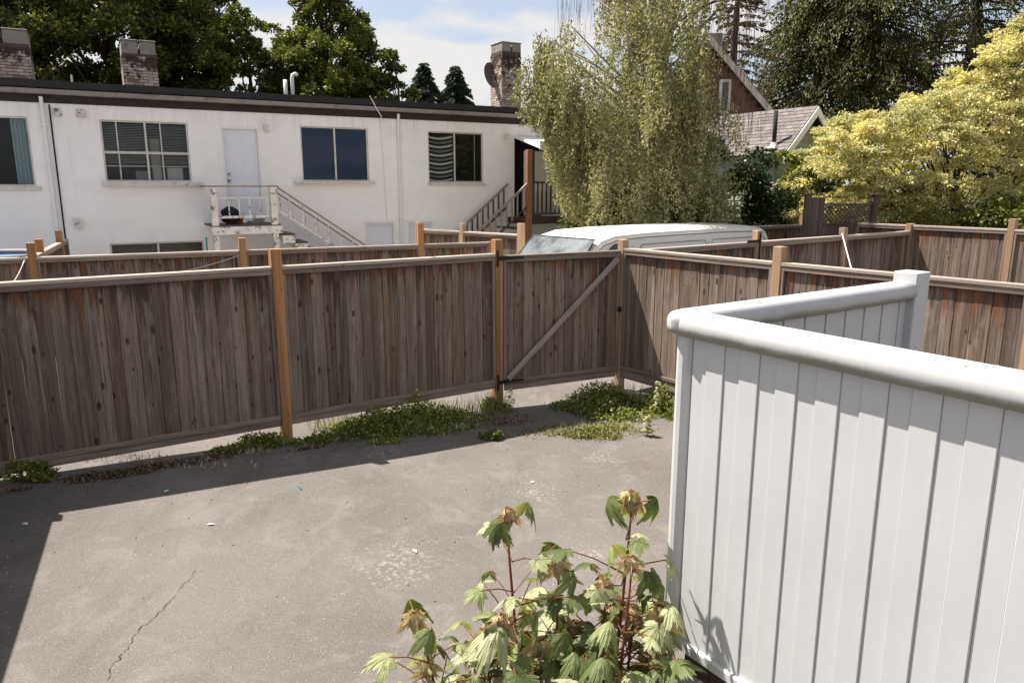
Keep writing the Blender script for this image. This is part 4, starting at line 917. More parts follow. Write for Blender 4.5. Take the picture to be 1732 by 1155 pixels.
# ---------------------------------------------------------------- houses at the right back
def brown_house():
    # gable end facing the camera: peak at ~ (1190,65)
    t = thing('brown_house', 'tall brown stained house with a steep gable and grey bargeboard behind the weeping tree', 'house', (5.83, 23.5, 0), R(-4))
    pk, ez, hw = 6.85, 4.92, 1.78
    b = MB(); b.prism([(-hw, 0), (hw, 0), (hw, ez), (0, pk), (-hw, ez)], 'y', 0.0, 8); b.build('wall', M['brownwall'], t)
    z = 0.1
    b = MB()
    while z < pk - 0.2:
        w = hw if z < ez else hw * (pk - z) / (pk - ez); 
        if w > 0.1: b.box(-w + 0.02, w - 0.02, -0.03, -0.002, z, z + 0.19)
        z += 0.2
    tag(b.build('siding_board', M['brownwall'], t), kind='stuff')
    for s in (-1, 1):
        b = MB(); d = Vector((hw * 1.16, ez - pk + (ez - pk) * 0.16)); n = Vector((-d.y, d.x)).normalized() * 0.0
        ex, exz = hw * 1.18, pk + (ez - pk) * 1.18
        b.prism([(0, pk + 0.30), (s * ex, exz + 0.30), (s * ex, exz + 0.06), (0, pk + 0.06)], 'y', -0.42, -0.36); b.build('bargeboard', M['barge'], t)
        b = MB(); b.prism([(0, pk + 0.34), (s * (ex + .03), exz + 0.34), (s * (ex + .03), exz + 0.20), (0, pk + 0.20)], 'y', -0.355, 8.3); b.build('roof', M['shingle'], t)
    f = MB()
    for x0, x1, z0, z1 in ((-0.62, -0.12, 5.25, 6.15), (0.45, 0.80, 4.9, 5.9)):
        f = MB(); f.box(x0, x0 + .08, -0.08, -0.032, z0, z1); f.box(x1 - .08, x1, -0.08, -0.032, z0, z1); f.box(x0 + .08, x1 - .08, -0.08, -0.032, z1 - .08, z1); f.box(x0 + .08, x1 - .08, -0.08, -0.032, z0, z0 + .08)
        w = f.build('window', M['white'], t); bx('pane', M['vanglass'], w, x0 + .08, x1 - .08, -0.06, -0.05, z0 + .08, z1 - .08)
    bx('chimney', M['concrete'], t, 0.15, 0.6, 0.6, 1.1, 6.2, 7.35, 0.01)
brown_house()
def garage():
    # shingled ridge running left from a gable that faces right-front
    t = thing('green_garage', 'low pale green garage with grey shingle roof and white bargeboards right of the weeping tree', 'garage', (7.69, 20.2, 0), R(32))
    # local: gable plane at y=0 facing -y; ridge runs +y ... rotate so that the left slope is seen
    hw, ez, pk, Ln = 0.98, 3.68, 4.68, 6.0
    b = MB(); b.prism([(-hw, 0), (hw, 0), (hw, ez), (0, pk), (-hw, ez)], 'y', 0.0, Ln); b.build('wall', M['greensiding'], t)
    b = MB(); z = 0.2
    while z < pk - 0.15:
        w = hw if z < ez else hw * (pk - z) / (pk - ez)
        if w > 0.1:
            b.prism([(-0.025, z), (-0.002, z), (-0.002, z + 0.15), (-0.010, z + 0.15)], 'x', -w + 0.02, w - 0.02)
        z += 0.155
    z = 0.2
    while z < ez - 0.15:
        b.prism([(-hw - 0.025, z), (-hw - 0.002, z), (-hw - 0.002, z + 0.15), (-hw - 0.010, z + 0.15)], 'y', 0.02, Ln); z += 0.155
    tag(b.build('siding_board', M['greensiding'], t), kind='stuff')
    ov = 0.22
    for s in (-1, 1):
        ex, exz = hw + ov, pk + (ez - pk) * (hw + ov) / hw
        b = MB(); b.prism([(0, pk + 0.10), (s * ex, exz + 0.10), (s * ex, exz + 0.02), (0, pk + 0.02)], 'y', -0.38, Ln); rf = b.build('roof', M['roof'], t)
        b = MB(); b.prism([(0, pk + 0.08), (s * ex, exz + 0.08), (s * ex, exz - 0.14), (0, pk - 0.14)], 'y', -0.43, -0.385); b.build('bargeboard', M['white'], t)
        # shingle tabs, laid in courses and overlapping
        sh = MB(); n = 13; L = math.hypot(ex, pk - exz)
        for i in range(n):
            u0 = i / n; u1 = (i + 1.15) / n
            y = -0.40 - (0.11 if i % 2 else 0)
            while y < Ln:
                ya, yb = max(-0.40, y + 0.004), min(Ln, y + 0.22)
                j = rnd.uniform(0, 0.006)
                if yb - ya > 0.02:
                    P = [(s * ex * u0, ya, pk + 0.102 + (exz - pk) * u0 + 0.002), (s * ex * min(u1, 1.02), ya, pk + 0.102 + (exz - pk) * min(u1, 1.02) + 0.016 + j), (s * ex * min(u1, 1.02), yb, pk + 0.102 + (exz - pk) * min(u1, 1.02) + 0.016 + j), (s * ex * u0, yb, pk + 0.102 + (exz - pk) * u0 + 0.002)]
                    sh.quad(*(P if s < 0 else P[::-1]))
                y += 0.224
        tag(sh.build('shingle', M['shingle'], rf, recalc=False), kind='stuff')
    bx('window', M['white'], t, -0.55, -0.15, -0.06, -0.03, 2.2, 2.75, 0.004)
    b = MB(); b.tube([(-1.0, 0.1, 3.7), (-1.0, 0.1, 4.65)], 0.055, 10); b.build('flue_pipe', M['roof'], t, smooth=True)
    b = MB(); b.tube([(-1.0, 0.1, 3.6), (-1.0, 0.1, 3.86)], 0.10, 12, 0.075); b.box(-1.16, -0.84, -0.06, 0.26, 3.70, 3.76); b.build('flue_base', M['white'], t)
garage()

# ---------------------------------------------------------------- vegetation
def unit(n):
    v = nr.normal(size=(n, 3)); return v / np.linalg.norm(v, axis=1)[:, None]
def norm(v): return v / (np.linalg.norm(v, axis=1)[:, None] + 1e-9)
def leafmesh(name, C, U, V, m, parent=None, pinch=0.45):
    """one four-sided leaf per row: base C, length vector U, half width vector V"""
    n = len(C); P = np.empty((n, 4, 3)); P[:, 0] = C; P[:, 1] = C + U * pinch + V; P[:, 2] = C + U; P[:, 3] = C + U * pinch - V
    me = bpy.data.meshes.new(name); me.vertices.add(4 * n); me.vertices.foreach_set('co', P.reshape(-1).astype(np.float32))
    me.loops.add(4 * n); me.loops.foreach_set('vertex_index', np.arange(4 * n, dtype=np.int32))
    me.polygons.add(n); me.polygons.foreach_set('loop_start', np.arange(0, 4 * n, 4, dtype=np.int32)); me.polygons.foreach_set('loop_total', np.full(n, 4, dtype=np.int32))
    me.update(); me.materials.append(m); return link(name, me, parent)
def leaves(C, axis, ln, wd, spread=0.7, droop=0.0):
    n = len(C); U = norm(axis + unit(n) * spread + np.array([0, 0, -droop])); W = norm(np.cross(U, unit(n)))
    l = nr.uniform(0.7, 1.25, n)[:, None]; return U * ln * l, W * wd * 0.5 * l
def limb(b, p0, p1, r0, r1, bend=0.1, n=5):
    p0, p1 = Vector(p0), Vector(p1); L = (p1 - p0).length; off = Vector((rnd.uniform(-1, 1), rnd.uniform(-1, 1), rnd.uniform(0, .6))) * bend * L
    pts = [p0.lerp(p1, k / n) + off * math.sin(math.pi * k / n) for k in range(n + 1)]; b.tube(pts, r0, 6, r1, cap=False); return pts
def broad_tree(name, label, base, height, rad, n_clump, per, leaf, m, crown0=0.25, shape=None, group=None, bark='bark', clump_r=0.30, squash=0.75, seed=1, gap=0.0, cat='tree', droop=0.2):
    t = thing(name, label, cat, (base[0], base[1], 0), 0, group)
    global nr; nr = np.random.RandomState(seed); q = random.Random(seed)
    shape = shape or (lambda u: math.sqrt(max(0.0, 1 - (2 * u - 0.85) ** 2 / 1.5)))
    cents = []; rr = []
    for i in range(n_clump):
        u = q.random(); a = q.uniform(0, 2 * math.pi); R_ = rad * shape(u) * math.sqrt(q.uniform(0.12, 1)); z = height * (crown0 + (1 - crown0) * u)
        cents.append((R_ * math.cos(a), R_ * math.sin(a), z)); rr.append(rad * clump_r * q.uniform(0.6, 1.25) * (0.55 + 0.45 * shape(u)))
    tr = MB(); top = (q.uniform(-.3, .3), q.uniform(-.3, .3), height * 0.86)
    limb(tr, (0, 0, -0.2), top, rad * 0.085 + 0.06, 0.03, 0.02, 7)
    tr.build('trunk', M[bark], t, smooth=True)
    lb = MB()
    for c in cents[::2]:
        z0 = max(height * crown0 * 0.6, c[2] - (abs(c[0]) + abs(c[1])) * 0.9 - 0.4); f = z0 / top[2]
        limb(lb, (top[0] * f, top[1] * f, z0), c, 0.045 * rad / 2, 0.012, 0.08, 4)
    tag(lb.build('limb', M[bark], t, smooth=True), kind='stuff')
    Cs, As = [], []
    for c, r in zip(cents, rr):
        k = int(per * (r / (rad * clump_r)) ** 2)
        d = unit(k); d[:, 2] = np.abs(d[:, 2]) * 0.9 - 0.25 * nr.random_sample(k); rho = r * (0.45 + 0.6 * nr.random_sample(k) ** 0.6)
        P = d * rho[:, None]; P[:, 2] *= squash
        P += 0.10 * r * np.sin(P[:, [1, 2, 0]] * 9.0 / r + c[0]); Cs.append(P + np.array(c)); As.append(d)
    C = np.concatenate(Cs); A = np.concatenate(As)
    U, V = leaves(C, A, leaf, leaf * 0.62, 0.8, droop)
    tag(leafmesh('crown', C, U, V, M[m], t), kind='stuff')
    return t
G1 = 'dark trees behind the white house'
oval = lambda u: math.sin(math.pi * min(1, max(0.0, 0.12 + 0.80 * u))) ** 0.6
pyr = lambda u: max(0.06, min(1.0, (1 - u) * 1.75) ** 0.75 * (0.75 + 0.25 * min(1, u * 6)))
LT = broad_tree
LT('broadleaf_tree', 'dark leafy tree behind the house at the left edge of the photo', (-17.3, 25, 0), 11.4, 3.9, 120, 900, 0.125, 'leafdark', 0.36, oval, seed=3, clump_r=0.22)
LT('broadleaf_tree', 'tall dark leafy tree rising directly behind the left brick chimney', (-12.9, 24.5, 0), 11.6, 3.3, 125, 900, 0.125, 'leafdark', 0.36, oval, seed=4, clump_r=0.22)
LT('broadleaf_tree', 'tall tree with light showing between its stems right of the second chimney', (-11.05, 25.8, 0), 10.6, 1.95, 90, 620, 0.125, 'leafdark', 0.40, oval, seed=5, clump_r=0.23)
LT('broadleaf_tree', 'rounded lower tree between the two tall trees behind the roof', (-8.1, 23.8, 0), 7.7, 1.55, 70, 560, 0.11, 'leafdark', 0.45, oval, seed=6, clump_r=0.27)
LT('pyramidal_tree', 'tall pointed light green tree behind the roof vents', (-5.65, 24, 0), 9.15, 1.9, 210, 520, 0.11, 'leafmid', 0.40, lambda u: (0.93 if u < 0.30 else max(0.07, 0.93 * math.cos((u - 0.30) / 0.70 * 1.5) ** 0.95)), seed=7, clump_r=0.19, squash=1.5)
LT('broadleaf_tree', 'small dark tree at the right foot of the pointed tree', (-3.6, 23.2, 0), 6.7, 1.0, 44, 420, 0.10, 'leafdark', 0.5, pyr, seed=8, clump_r=0.30)
def conifer(name, label, base, height, rad, whorls, m, seed, leaf=0.16, start=0.1, group=None, droop=0.5, per=26, bark='bark', trunk_r=0.2, arms=9, hang=0.0):
    t = thing(name, label, 'tree', (base[0], base[1], 0), 0, group)
    q = random.Random(seed); global nr; nr = np.random.RandomState(seed)
    tr = MB(); tr.tube([(0.04 * math.sin(k), 0.04 * math.cos(k * 2), height * k / 9) for k in range(10)], trunk_r, 9, 0.02); tr.build('trunk', M[bark], t, smooth=True)
    lb = MB(); Cs, As = [], []
    for w in range(whorls):
        f = start + (1 - start) * w / whorls; z = height * f; L0 = rad * (1 - f) ** 0.72 + 0.12
        for a_ in range(arms):
            if q.random() < 0.10: continue
            a = q.uniform(0, 6.283); L = L0 * q.uniform(0.55, 1.1); up = q.uniform(0.0, 0.25)
            pts = []
            for k in range(7):
                s = k / 6; pts.append(Vector((math.cos(a) * L * s, math.sin(a) * L * s, z + up * L * s - droop * L * s * s)))
            lb.tube(pts, 0.02 + 0.012 * L, 4, 0.006, cap=False)
            n = int(per * L); S = nr.uniform(0.12, 1.0, n) ** 0.8
            idx = np.clip((S * 6).astype(int), 0, 5); fr = S * 6 - idx
            PP = np.array([list(p) for p in pts]); B = PP[idx] + (PP[idx + 1] - PP[idx]) * fr[:, None]
            side = np.array([-math.sin(a), math.cos(a), 0]); wd = 0.26 * L * (1.15 - S) + 0.05
            B = B + side * (nr.uniform(-1, 1, n) * wd)[:, None] + np.array([0, 0, -1]) * (nr.random_sample(n) * (0.06 * L + hang))[:, None]
            dirv = np.array([math.cos(a), math.sin(a), -0.25 - hang]) + 0 * B
            Cs.append(B); As.append(dirv)
    tag(lb.build('branch', M[bark], t), kind='stuff')
    C = np.concatenate(Cs); A = np.concatenate(As)
    U, V = leaves(C, A, leaf, leaf * 0.42, 0.55, 0.3 + hang); tag(leafmesh('crown', C, U, V, M[m], t), kind='stuff'); return t
conifer('spruce_tree', 'left of two small distant blue-green conifers above the roof', (-4.75, 42, 0), 9.3, 3.0, 64, 'leafspruce', 21, 0.16, 0.45, per=70, arms=11)
conifer('spruce_tree', 'right of two small distant blue-green conifers above the roof', (-3.05, 42, 0), 9.15, 3.0, 64, 'leafspruce', 22, 0.16, 0.45, per=70, arms=11)
GC = dict(leaf=0.125, droop=0.50, hang=0.25, arms=10)
conifer('cedar_tree', 'tall drooping cedar beside the peak of the brown house', (10.9, 27.5, 0), 14.5, 4.4, 38, 'leafconif', 31, start=0.36, per=85, trunk_r=0.34, **GC)
conifer('cedar_tree', 'tall dark cedar with a bare lower trunk rising behind the garage', (12.3, 26.5, 0), 14.5, 4.2, 36, 'leafconif', 32, start=0.42, per=75, trunk_r=0.36, **GC)
conifer('cedar_tree', 'tall dark cedar behind the middle of the golden tree', (16.2, 27.5, 0), 15, 5.4, 36, 'leafconif', 33, start=0.2, per=60, trunk_r=0.36, **GC)
conifer('cedar_tree', 'tall dark cedar behind the golden tree at the right edge of the photo', (20.4, 27, 0), 15, 5.4, 36, 'leafconif', 34, start=0.2, per=60, trunk_r=0.36, **GC)
conifer('pine_tree', 'thin dark conifer showing against the sky behind the brown house', (8.7, 30.5, 0), 14, 2.6, 26, 'leafconif', 35, start=0.4, per=36, trunk_r=0.28, leaf=0.17, droop=0.3, arms=8)

# weeping tree
def weeping():
    global nr; nr = np.random.RandomState(77); q = random.Random(77)
    t = thing('weeping_tree', 'large weeping tree with curtains of olive leaves hanging over the van', 'tree', (2.85, 16.3, 0))
    tr = MB(); limb(tr, (0, 0, -0.1), (0.2, 0, 5.6), 0.20, 0.12, 0.05, 8); limb(tr, (0.1, 0, 3.0), (1.2, 0.2, 8.6), 0.12, 0.05, 0.06, 7); limb(tr, (0.2, 0, 5.2), (-0.7, 0, 8.2), 0.09, 0.04, 0.08, 6)
    tr.build('trunk', M['barkbirch'], t, smooth=True)
    lb = MB(); Cs, As, Ls = [], [], []; Tw = []
    tw = MB()
    def prof(x):
        # outline of the crown top, local x -2.75..2.4 (height)
        pts = [(-2.75, 4.2), (-2.4, 5.3), (-1.95, 6.3), (-1.3, 7.9), (-0.2, 9.6), (1.0, 9.6), (1.9, 7.6), (2.6, 5.2)]
        return float(np.interp(x, [p[0] for p in pts], [p[1] for p in pts]))
    boughs = []
    for i in range(118):
        a = q.uniform(0, 2 * math.pi); r = math.sqrt(q.uniform(0.05, 1)); x = -0.1 + 2.55 * r * math.cos(a); y = 1.9 * r * math.sin(a)
        zt = prof(x) * (1 - 0.22 * r * r * abs(math.sin(a))); z0 = q.uniform(0.36, 1.0) * zt
        if x > 0.75 and z0 > 4.5 and q.random() < 0.9: continue      # thin, bare upper right side
        if x > 1.75 and (z0 > 3.4 or q.random() < 0.5): continue
        if -1.75 < x < -0.8 and z0 > 6.4 and q.random() < 0.8: continue
        if x < -1.7 and z0 < 4.3: continue
        boughs.append((x, y, z0, a, q.uniform(0.25, 0.55), q.uniform(0.9, 2.5)))
        limb(lb, (0.1, 0, max(2.0, z0 - 0.5 - 0.5 * abs(x))), (x, y, z0 + 0.05), 0.03, 0.010, 0.15, 6)
    for bi, (bx0, by0, bz, a, sp, LL) in enumerate(boughs):
        for i in range(q.randint(12, 24)):
            u = q.gauss(0, 0.55) * sp; w = q.gauss(0, 0.55) * sp
            x, y = bx0 + u, by0 + w; z0 = bz - 0.9 * (u * u + w * w) / sp + q.uniform(-.12, .12)
            low = float(np.interp(x, [-3, -2.5, -2.0, -1.85, -1.6, -1.0, 1.5, 2.6], [4.3, 4.0, 3.7, 2.9, 2.1, 1.6, 1.6, 2.5])) + 0.5 * q.random()
            zend = max(z0 - LL * q.uniform(0.55, 1.0), low); L = z0 - zend
            if L < 0.2: continue
            n = int(L / 0.0125); S = nr.random_sample(n); out = 0.35 * math.sqrt(L)
            px = x + out * math.cos(a) * np.sqrt(S) * 0.5 + 0.05 * np.sin(S * 7 + i); py = y + out * math.sin(a) * np.sqrt(S) * 0.5; pz = z0 - L * S + 0.15 * (1 - S)
            C = np.stack([px, py, pz], 1) + unit(n) * (0.05 + 0.05 * (1 - S))[:, None]
            Cs.append(C); As.append(np.tile(np.array([0, 0, -0.9]), (n, 1)))
            if q.random() < 0.2: Tw.append((x, y, z0, L, a, out))
    for (x, y, z0, L, a, out) in Tw:
        pts = [(x + out * math.cos(a) * math.sqrt(s) * 0.5, y + out * math.sin(a) * math.sqrt(s) * 0.5, z0 - L * s + 0.15 * (1 - s)) for s in (0.0, 0.3, 0.65, 1.0)]
        lb.tube(pts, 0.007, 3, 0.003, cap=False)
    for i in range(8):
        a = q.uniform(0, 6.28); r = q.uniform(0.5, 1) ; x = -0.15 + 2.3 * r * math.cos(a); y = 1.7 * r * math.sin(a); z = prof(x) * q.uniform(0.6, 0.95)
        limb(lb, (0.1, 0, q.uniform(2.2, min(6, z))), (x, y, z), 0.035, 0.012, 0.12, 6)
    lb_o = lb.build('branch', M['barkpale'], t); tag(lb_o, kind='stuff')
    # bare hanging twigs of the upper right and upper left
    C2, U2, V2 = [], [], []
    for i in range(1200):
        if i % 10 < 8: x = q.uniform(0.9, 2.35); z0 = q.uniform(4.2, 8.6 - 0.9 * (x - 1)); 
        else: x = q.uniform(-1.9, -0.8); z0 = q.uniform(6.3, 8.4)
        y = q.uniform(-1.3, 1.2); L = q.uniform(0.35, 1.1)
        C2.append((x, y, z0)); U2.append((q.uniform(-.1, .1), q.uniform(-.05, .05), -L)); V2.append((0.003, q.uniform(-.003, .003), 0))
    tag(leafmesh('bare_twig', np.array(C2), np.array(U2), np.array(V2), M['twig'], t), kind='stuff')
    bb = MB()
    for i in range(6):
        x = q.uniform(0.9, 2.0); z = q.uniform(4.6, 8.0); limb(bb, (0.5, 0, z - q.uniform(0.3, 1.4)), (x, q.uniform(-1, 1), z), 0.035, 0.012, 0.14, 7)
    tag(bb.build('bare_branch', M['bark'], t), kind='stuff')
    C = np.concatenate(Cs); A = np.concatenate(As); U, V = leaves(C, A, 0.062, 0.036, 0.85, 0.0)
    tag(leafmesh('foliage', C, U, V, M['leafwillow'], t), kind='stuff')
weeping()
def arching(name, label, pts, m='barkpale', r=0.02): 
    b = MB(); b.tube(pts, r, 5, r * 0.4); tag(b.build(name, M[m], None, smooth=True), label, 'branch')

# shrubs under and beside the weeping tree
def shrub(name, label, base, rad, height, n, leaf, m, seed, flat=1.0, cat='shrub', z0=0.2):
    t = thing(name, label, cat, (base[0], base[1], 0)); global nr; nr = np.random.RandomState(seed); q = random.Random(seed)
    b = MB()
    for i in range(10):
        a = q.uniform(0, 6.28); limb(b, (0, 0, 0), (rad * 0.6 * math.cos(a), rad * 0.6 * flat * math.sin(a), height * q.uniform(.5, .85)), 0.03, 0.01, 0.1)
    tag(b.build('stem', M['bark'], t), kind='stuff')
    Cs, As = [], []
    for i in range(26):
        a = q.uniform(0, 6.28); r = rad * math.sqrt(q.random()) * 0.85; z = z0 + (height - z0) * q.random() ** 0.7 * math.sqrt(max(0.1, 1 - (r / rad) ** 2 * 0.7)); k = n // 26
        d = unit(k); d[:, 2] = np.abs(d[:, 2]) - 0.3; cr = rad * 0.36 * q.uniform(.7, 1.2)
        Cs.append(np.array([r * math.cos(a), r * flat * math.sin(a), z]) + d * (cr * (0.5 + 0.55 * nr.random_sample(k)))[:, None]); As.append(d)
    C = np.concatenate(Cs); A = np.concatenate(As); U, V = leaves(C, A, leaf, leaf * 0.6, 0.7, 0.25)
    tag(leafmesh('foliage', C, U, V, M[m], t), kind='stuff')
shrub('dark_shrub', 'glossy dark green shrub between the tall lone post and the lattice gate', (6.2, 18.2), 1.05, 3.1, 11000, 0.10, 'leafshrub', 41)
shrub('dark_shrub', 'dark shrub in front of the garage roof edge right of the weeping tree', (5.1, 18.0), 1.15, 3.9, 13000, 0.10, 'leafshrub', 42)
shrub('dark_shrub', 'dense dark shrub filling the shade under the weeping tree', (3.2, 17.8), 1.7, 3.0, 15000, 0.10, 'leafdark', 43)
shrub('dark_shrub', 'dark shrub under the weeping tree beside the brown staircase', (2.1, 17.7), 1.2, 2.7, 9000, 0.10, 'leafdark', 44)
shrub('green_shrub', 'lighter leafy shrub climbing in front of the garage wall', (6.9, 18.9), 0.9, 3.7, 8000, 0.11, 'leafmid', 45)

# golden tree
def golden(name, label, base, height, rad, seed, n=120, per=520, z0=0.28, lean=0.0, top=None, cx0=0.0):
    t = thing(name, label, 'tree', (base[0], base[1], 0)); global nr; nr = np.random.RandomState(seed); q = random.Random(seed)
    tr = MB(); limb(tr, (0, 0, -0.1), (0.2, 0, height * 0.7), 0.13, 0.05, 0.04, 7); tr.build('trunk', M['bark'], t, smooth=True)
    lb = MB(); Cs, As = [], []
    for i in range(n):
        a = q.uniform(0, 6.283); r = rad * math.sqrt(q.random()); x = r * math.cos(a); y = r * math.sin(a) * 0.5
        zt = top(x) if top else height * math.sqrt(max(0.05, 1 - (r / rad) ** 2 * 0.8)); z = zt * (z0 + (1 - z0) * q.random() ** (0.6 if i % 3 else 1.1))
        if i % 9 == 0: y = -1.3
        cr = q.uniform(0.22, 0.62)
        if i % 6 == 0 and y < 0.6: z = zt + q.uniform(-0.1, 0.42); cr *= 0.6
        if i % 4 == 0: limb(lb, (0.1 + 0.3 * x, 0.2 * y, max(0.6, z - 0.4 * r - 0.5)), (x, y, z), 0.018, 0.006, 0.10, 5)
        # sprays: flat tiers of small leaves along radiating twigs
        for k in range(7):
            ta = a + q.uniform(-1.6, 1.6); tl = cr * q.uniform(0.8, 1.5); m = per // 7
            s = nr.random_sample(m); base_p = np.array([x, y, z]) + np.stack([np.cos(ta) * tl * s, np.sin(ta) * tl * s, 0.10 * s - 0.30 * tl * s * s + q.uniform(-.12, .12)], 1)
            side = np.array([-math.sin(ta), math.cos(ta), 0]); B = base_p + side * (nr.uniform(-1, 1, m) * 0.20 * (1.2 - s))[:, None] + unit(m) * (0.09 * nr.random_sample(m))[:, None]
            Cs.append(B); As.append(np.array([math.cos(ta), math.sin(ta), -0.25]) + 0 * B)
    tag(lb.build('branch', M['bark'], t), kind='stuff')
    C = np.concatenate(Cs); A = np.concatenate(As); U, V = leaves(C, A, 0.070, 0.036, 1.0, 0.35)
    tag(leafmesh('foliage', C, U, V, M['leafyellow'], t), kind='stuff')
gt = lambda x: float(np.interp(x, [-3.6, -3.0, -2.4, -1.4, -0.6, 0.4, 1.2, 2.4, 3.6], [3.3, 3.75, 3.9, 4.6, 4.7, 5.3, 6.3, 6.6, 6.0]))
golden('golden_tree', 'pale golden feathery tree filling the right side above the fences', (10.3, 17.7), 6.3, 3.5, 51, n=300, per=560, z0=0.30, top=gt)
shrub('hedge_shrub', 'green shrub under the golden tree just behind the sunlit fence', (11.4, 15.6), 1.7, 2.9, 15000, 0.10, 'leafmid', 47, cat='shrub')
shrub('hedge_shrub', 'yellow green shrub filling the gap under the golden branches behind the alley fence corner', (9.3, 16.6), 1.1, 3.0, 9000, 0.08, 'leafgold2', 49, cat='shrub')
shrub('hedge_shrub', 'green shrub behind the lattice gate under the golden branches', (8.9, 19.4), 1.4, 3.2, 9000, 0.10, 'leafmid', 48)

# ---------------------------------------------------------------- weeds on the asphalt
def patch(name, label, cx_, cy, rx, ry, n, h, leaf, m, seed, ang=0.0, cat=None, flowers=False, kind='stuff'):
    global nr; nr = np.random.RandomState(seed); q = random.Random(seed)
    n = int(n)
    # tufts gathered at random centres
    k = max(5, n // 150); tc_ = nr.normal(size=(k, 2)) * 0.45; idx = nr.randint(0, k, n)
    X = tc_[idx] + nr.normal(size=(n, 2)) * 0.13; X[:, 0] *= rx; X[:, 1] *= ry
    r = np.clip(1.3 - np.hypot(X[:, 0] / rx, X[:, 1] / ry), 0.12, 1)
    c, s = math.cos(ang), math.sin(ang); x = cx_ + X[:, 0] * c - X[:, 1] * s; y = cy + X[:, 0] * s + X[:, 1] * c
    hh = (0.35 + 0.9 * nr.random_sample(k))[idx]
    z = np.array([gh(a, b) for a, b in zip(x, y)]) + h * r * hh * nr.random_sample(n) ** 1.2
    C = np.stack([x, y, z], 1); ax = np.stack([nr.normal(size=n), nr.normal(size=n), np.full(n, 0.6)], 1)
    U, V = leaves(C, ax, leaf, leaf * 0.5, 0.5)
    o = leafmesh(name, C, U, V, M[m]); tag(o, label, cat, kind=kind); return o
patch('weeds', 'low green weeds along the foot of the near fence beside the orange post', -1.25, 8.0, 0.92, 0.32, 12000, 0.24, 0.042, 'leafweed', 61, 0.50)
patch('weeds', 'yellow green weeds left of the orange post', -2.55, 7.18, 0.42, 0.15, 3000, 0.12, 0.036, 'leafweed', 62, 0.58)
patch('weeds', 'dark green weeds in the corner below the gate', 1.15, 8.95, 0.55, 0.5, 9000, 0.28, 0.042, 'leafweed', 63, 0.3)
patch('weeds', 'dark green weeds at the foot of the sunlit fence', 1.95, 8.9, 0.42, 0.35, 5200, 0.26, 0.04, 'leafweed', 64, -0.6)
patch('weeds', 'pale sunlit weeds creeping over the asphalt below the gate', 1.02, 8.0, 0.55, 0.28, 5000, 0.09, 0.032, 'leafweedpale', 65, 0.2)
patch('weeds', 'pale flowering weeds left of the corner weeds', 0.85, 8.8, 0.16, 0.22, 900, 0.30, 0.035, 'leafweedpale', 66)
patch('weeds', 'small tuft of pale grass at the foot of the gate post', -0.22, 8.72, 0.20, 0.16, 900, 0.24, 0.05, 'leafweedpale', 67)
patch('weeds', 'small flat weed at the edge of the fence shade', -0.2, 7.72, 0.16, 0.10, 500, 0.06, 0.07, 'leafweed', 68)
patch('weeds', 'dark weeds at the left end of the near fence', -4.3, 6.1, 0.35, 0.15, 900, 0.14, 0.05, 'leafweed', 69)
patch('dry_litter', 'dry leaf litter under the near fence', -3.2, 6.55, 0.95, 0.14, 2600, 0.02, 0.035, 'litter', 70, 0.59)
patch('dry_litter', 'scattered dry litter around the weeds', 0.3, 8.3, 1.4, 0.5, 900, 0.012, 0.03, 'litter', 71, 0.4)
def blades(name, label, spots, m, seed):
    q = random.Random(seed); C, U, V = [], [], []
    for (x0, y0, rx, ry, n, h) in spots:
        for i in range(n):
            a = q.uniform(0, 6.28); r_ = math.sqrt(q.random()); x = x0 + rx * r_ * math.cos(a); y = y0 + ry * r_ * math.sin(a); hh = h * q.uniform(0.4, 1.1); b_ = q.uniform(0, 6.28)
            C.append((x, y, gh(x, y))); U.append((math.cos(b_) * hh * 0.5, math.sin(b_) * hh * 0.5, hh)); V.append((-math.sin(b_) * 0.004, math.cos(b_) * 0.004, 0))
    tag(leafmesh(name, np.array(C), np.array(U), np.array(V), M[m]), label, kind='stuff')
blades('grass_blades', 'thin green and straw grass blades at the foot of the near fence', [(-1.6, 7.85, 0.7, 0.2, 380, 0.22), (-0.6, 8.4, 0.5, 0.2, 260, 0.26), (-0.2, 8.75, 0.2, 0.15, 160, 0.28), (1.4, 9.1, 0.5, 0.3, 320, 0.3), (1.0, 8.0, 0.5, 0.25, 300, 0.10)], 'leafweedpale', 81)
blades('dry_grass', 'dry straw lying along the foot of the near fence', [(-3.3, 6.62, 0.9, 0.16, 420, 0.05), (-2.7, 7.0, 0.3, 0.1, 160, 0.07)], 'straw', 82)
def weedplant(name, label, x, y, h, nl, m, seed):
    q = random.Random(seed); t = thing(name, label, 'weed', (x, y, gh(x, y)))
    b = MB(); b.tube([(0, 0, 0), (0.01, 0.01, h * .5), (0.0, 0.02, h)], 0.004, 5, 0.002); b.build('stem', M['leafweed'], t)
    for i in range(nl):
        z = h * (0.15 + 0.85 * i / nl); a = i * 2.4; L = 0.075 * (1.2 - 0.6 * i / nl); w = 0.024
        l = MB(); v = [l.bm.verts.new(p) for p in ((0, 0, 0), (L * .4, -w, 0.01), (L * .45, 0, 0.018), (L * .4, w, 0.01), (L, 0, -0.015), (L * .75, -w * .7, 0), (L * .75, w * .7, 0))]
        for f in ((0, 1, 2), (0, 2, 3), (2, 1, 5), (2, 5, 4), (2, 4, 6), (2, 6, 3)): l.bm.faces.new([v[k] for k in f])
        l.build('leaf', M[m], t, (0, 0.01, z), (0, rnd.uniform(-.3, .2), a))
weedplant('weed_plant', 'upright pale leafy weed standing alone on the sunlit asphalt', 1.52, 7.9, 0.24, 22, 'leafweedpale', 1)
weedplant('weed_plant', 'thin seedling beside the foot of the gate post', -0.02, 8.75, 0.30, 12, 'leafweed', 2)
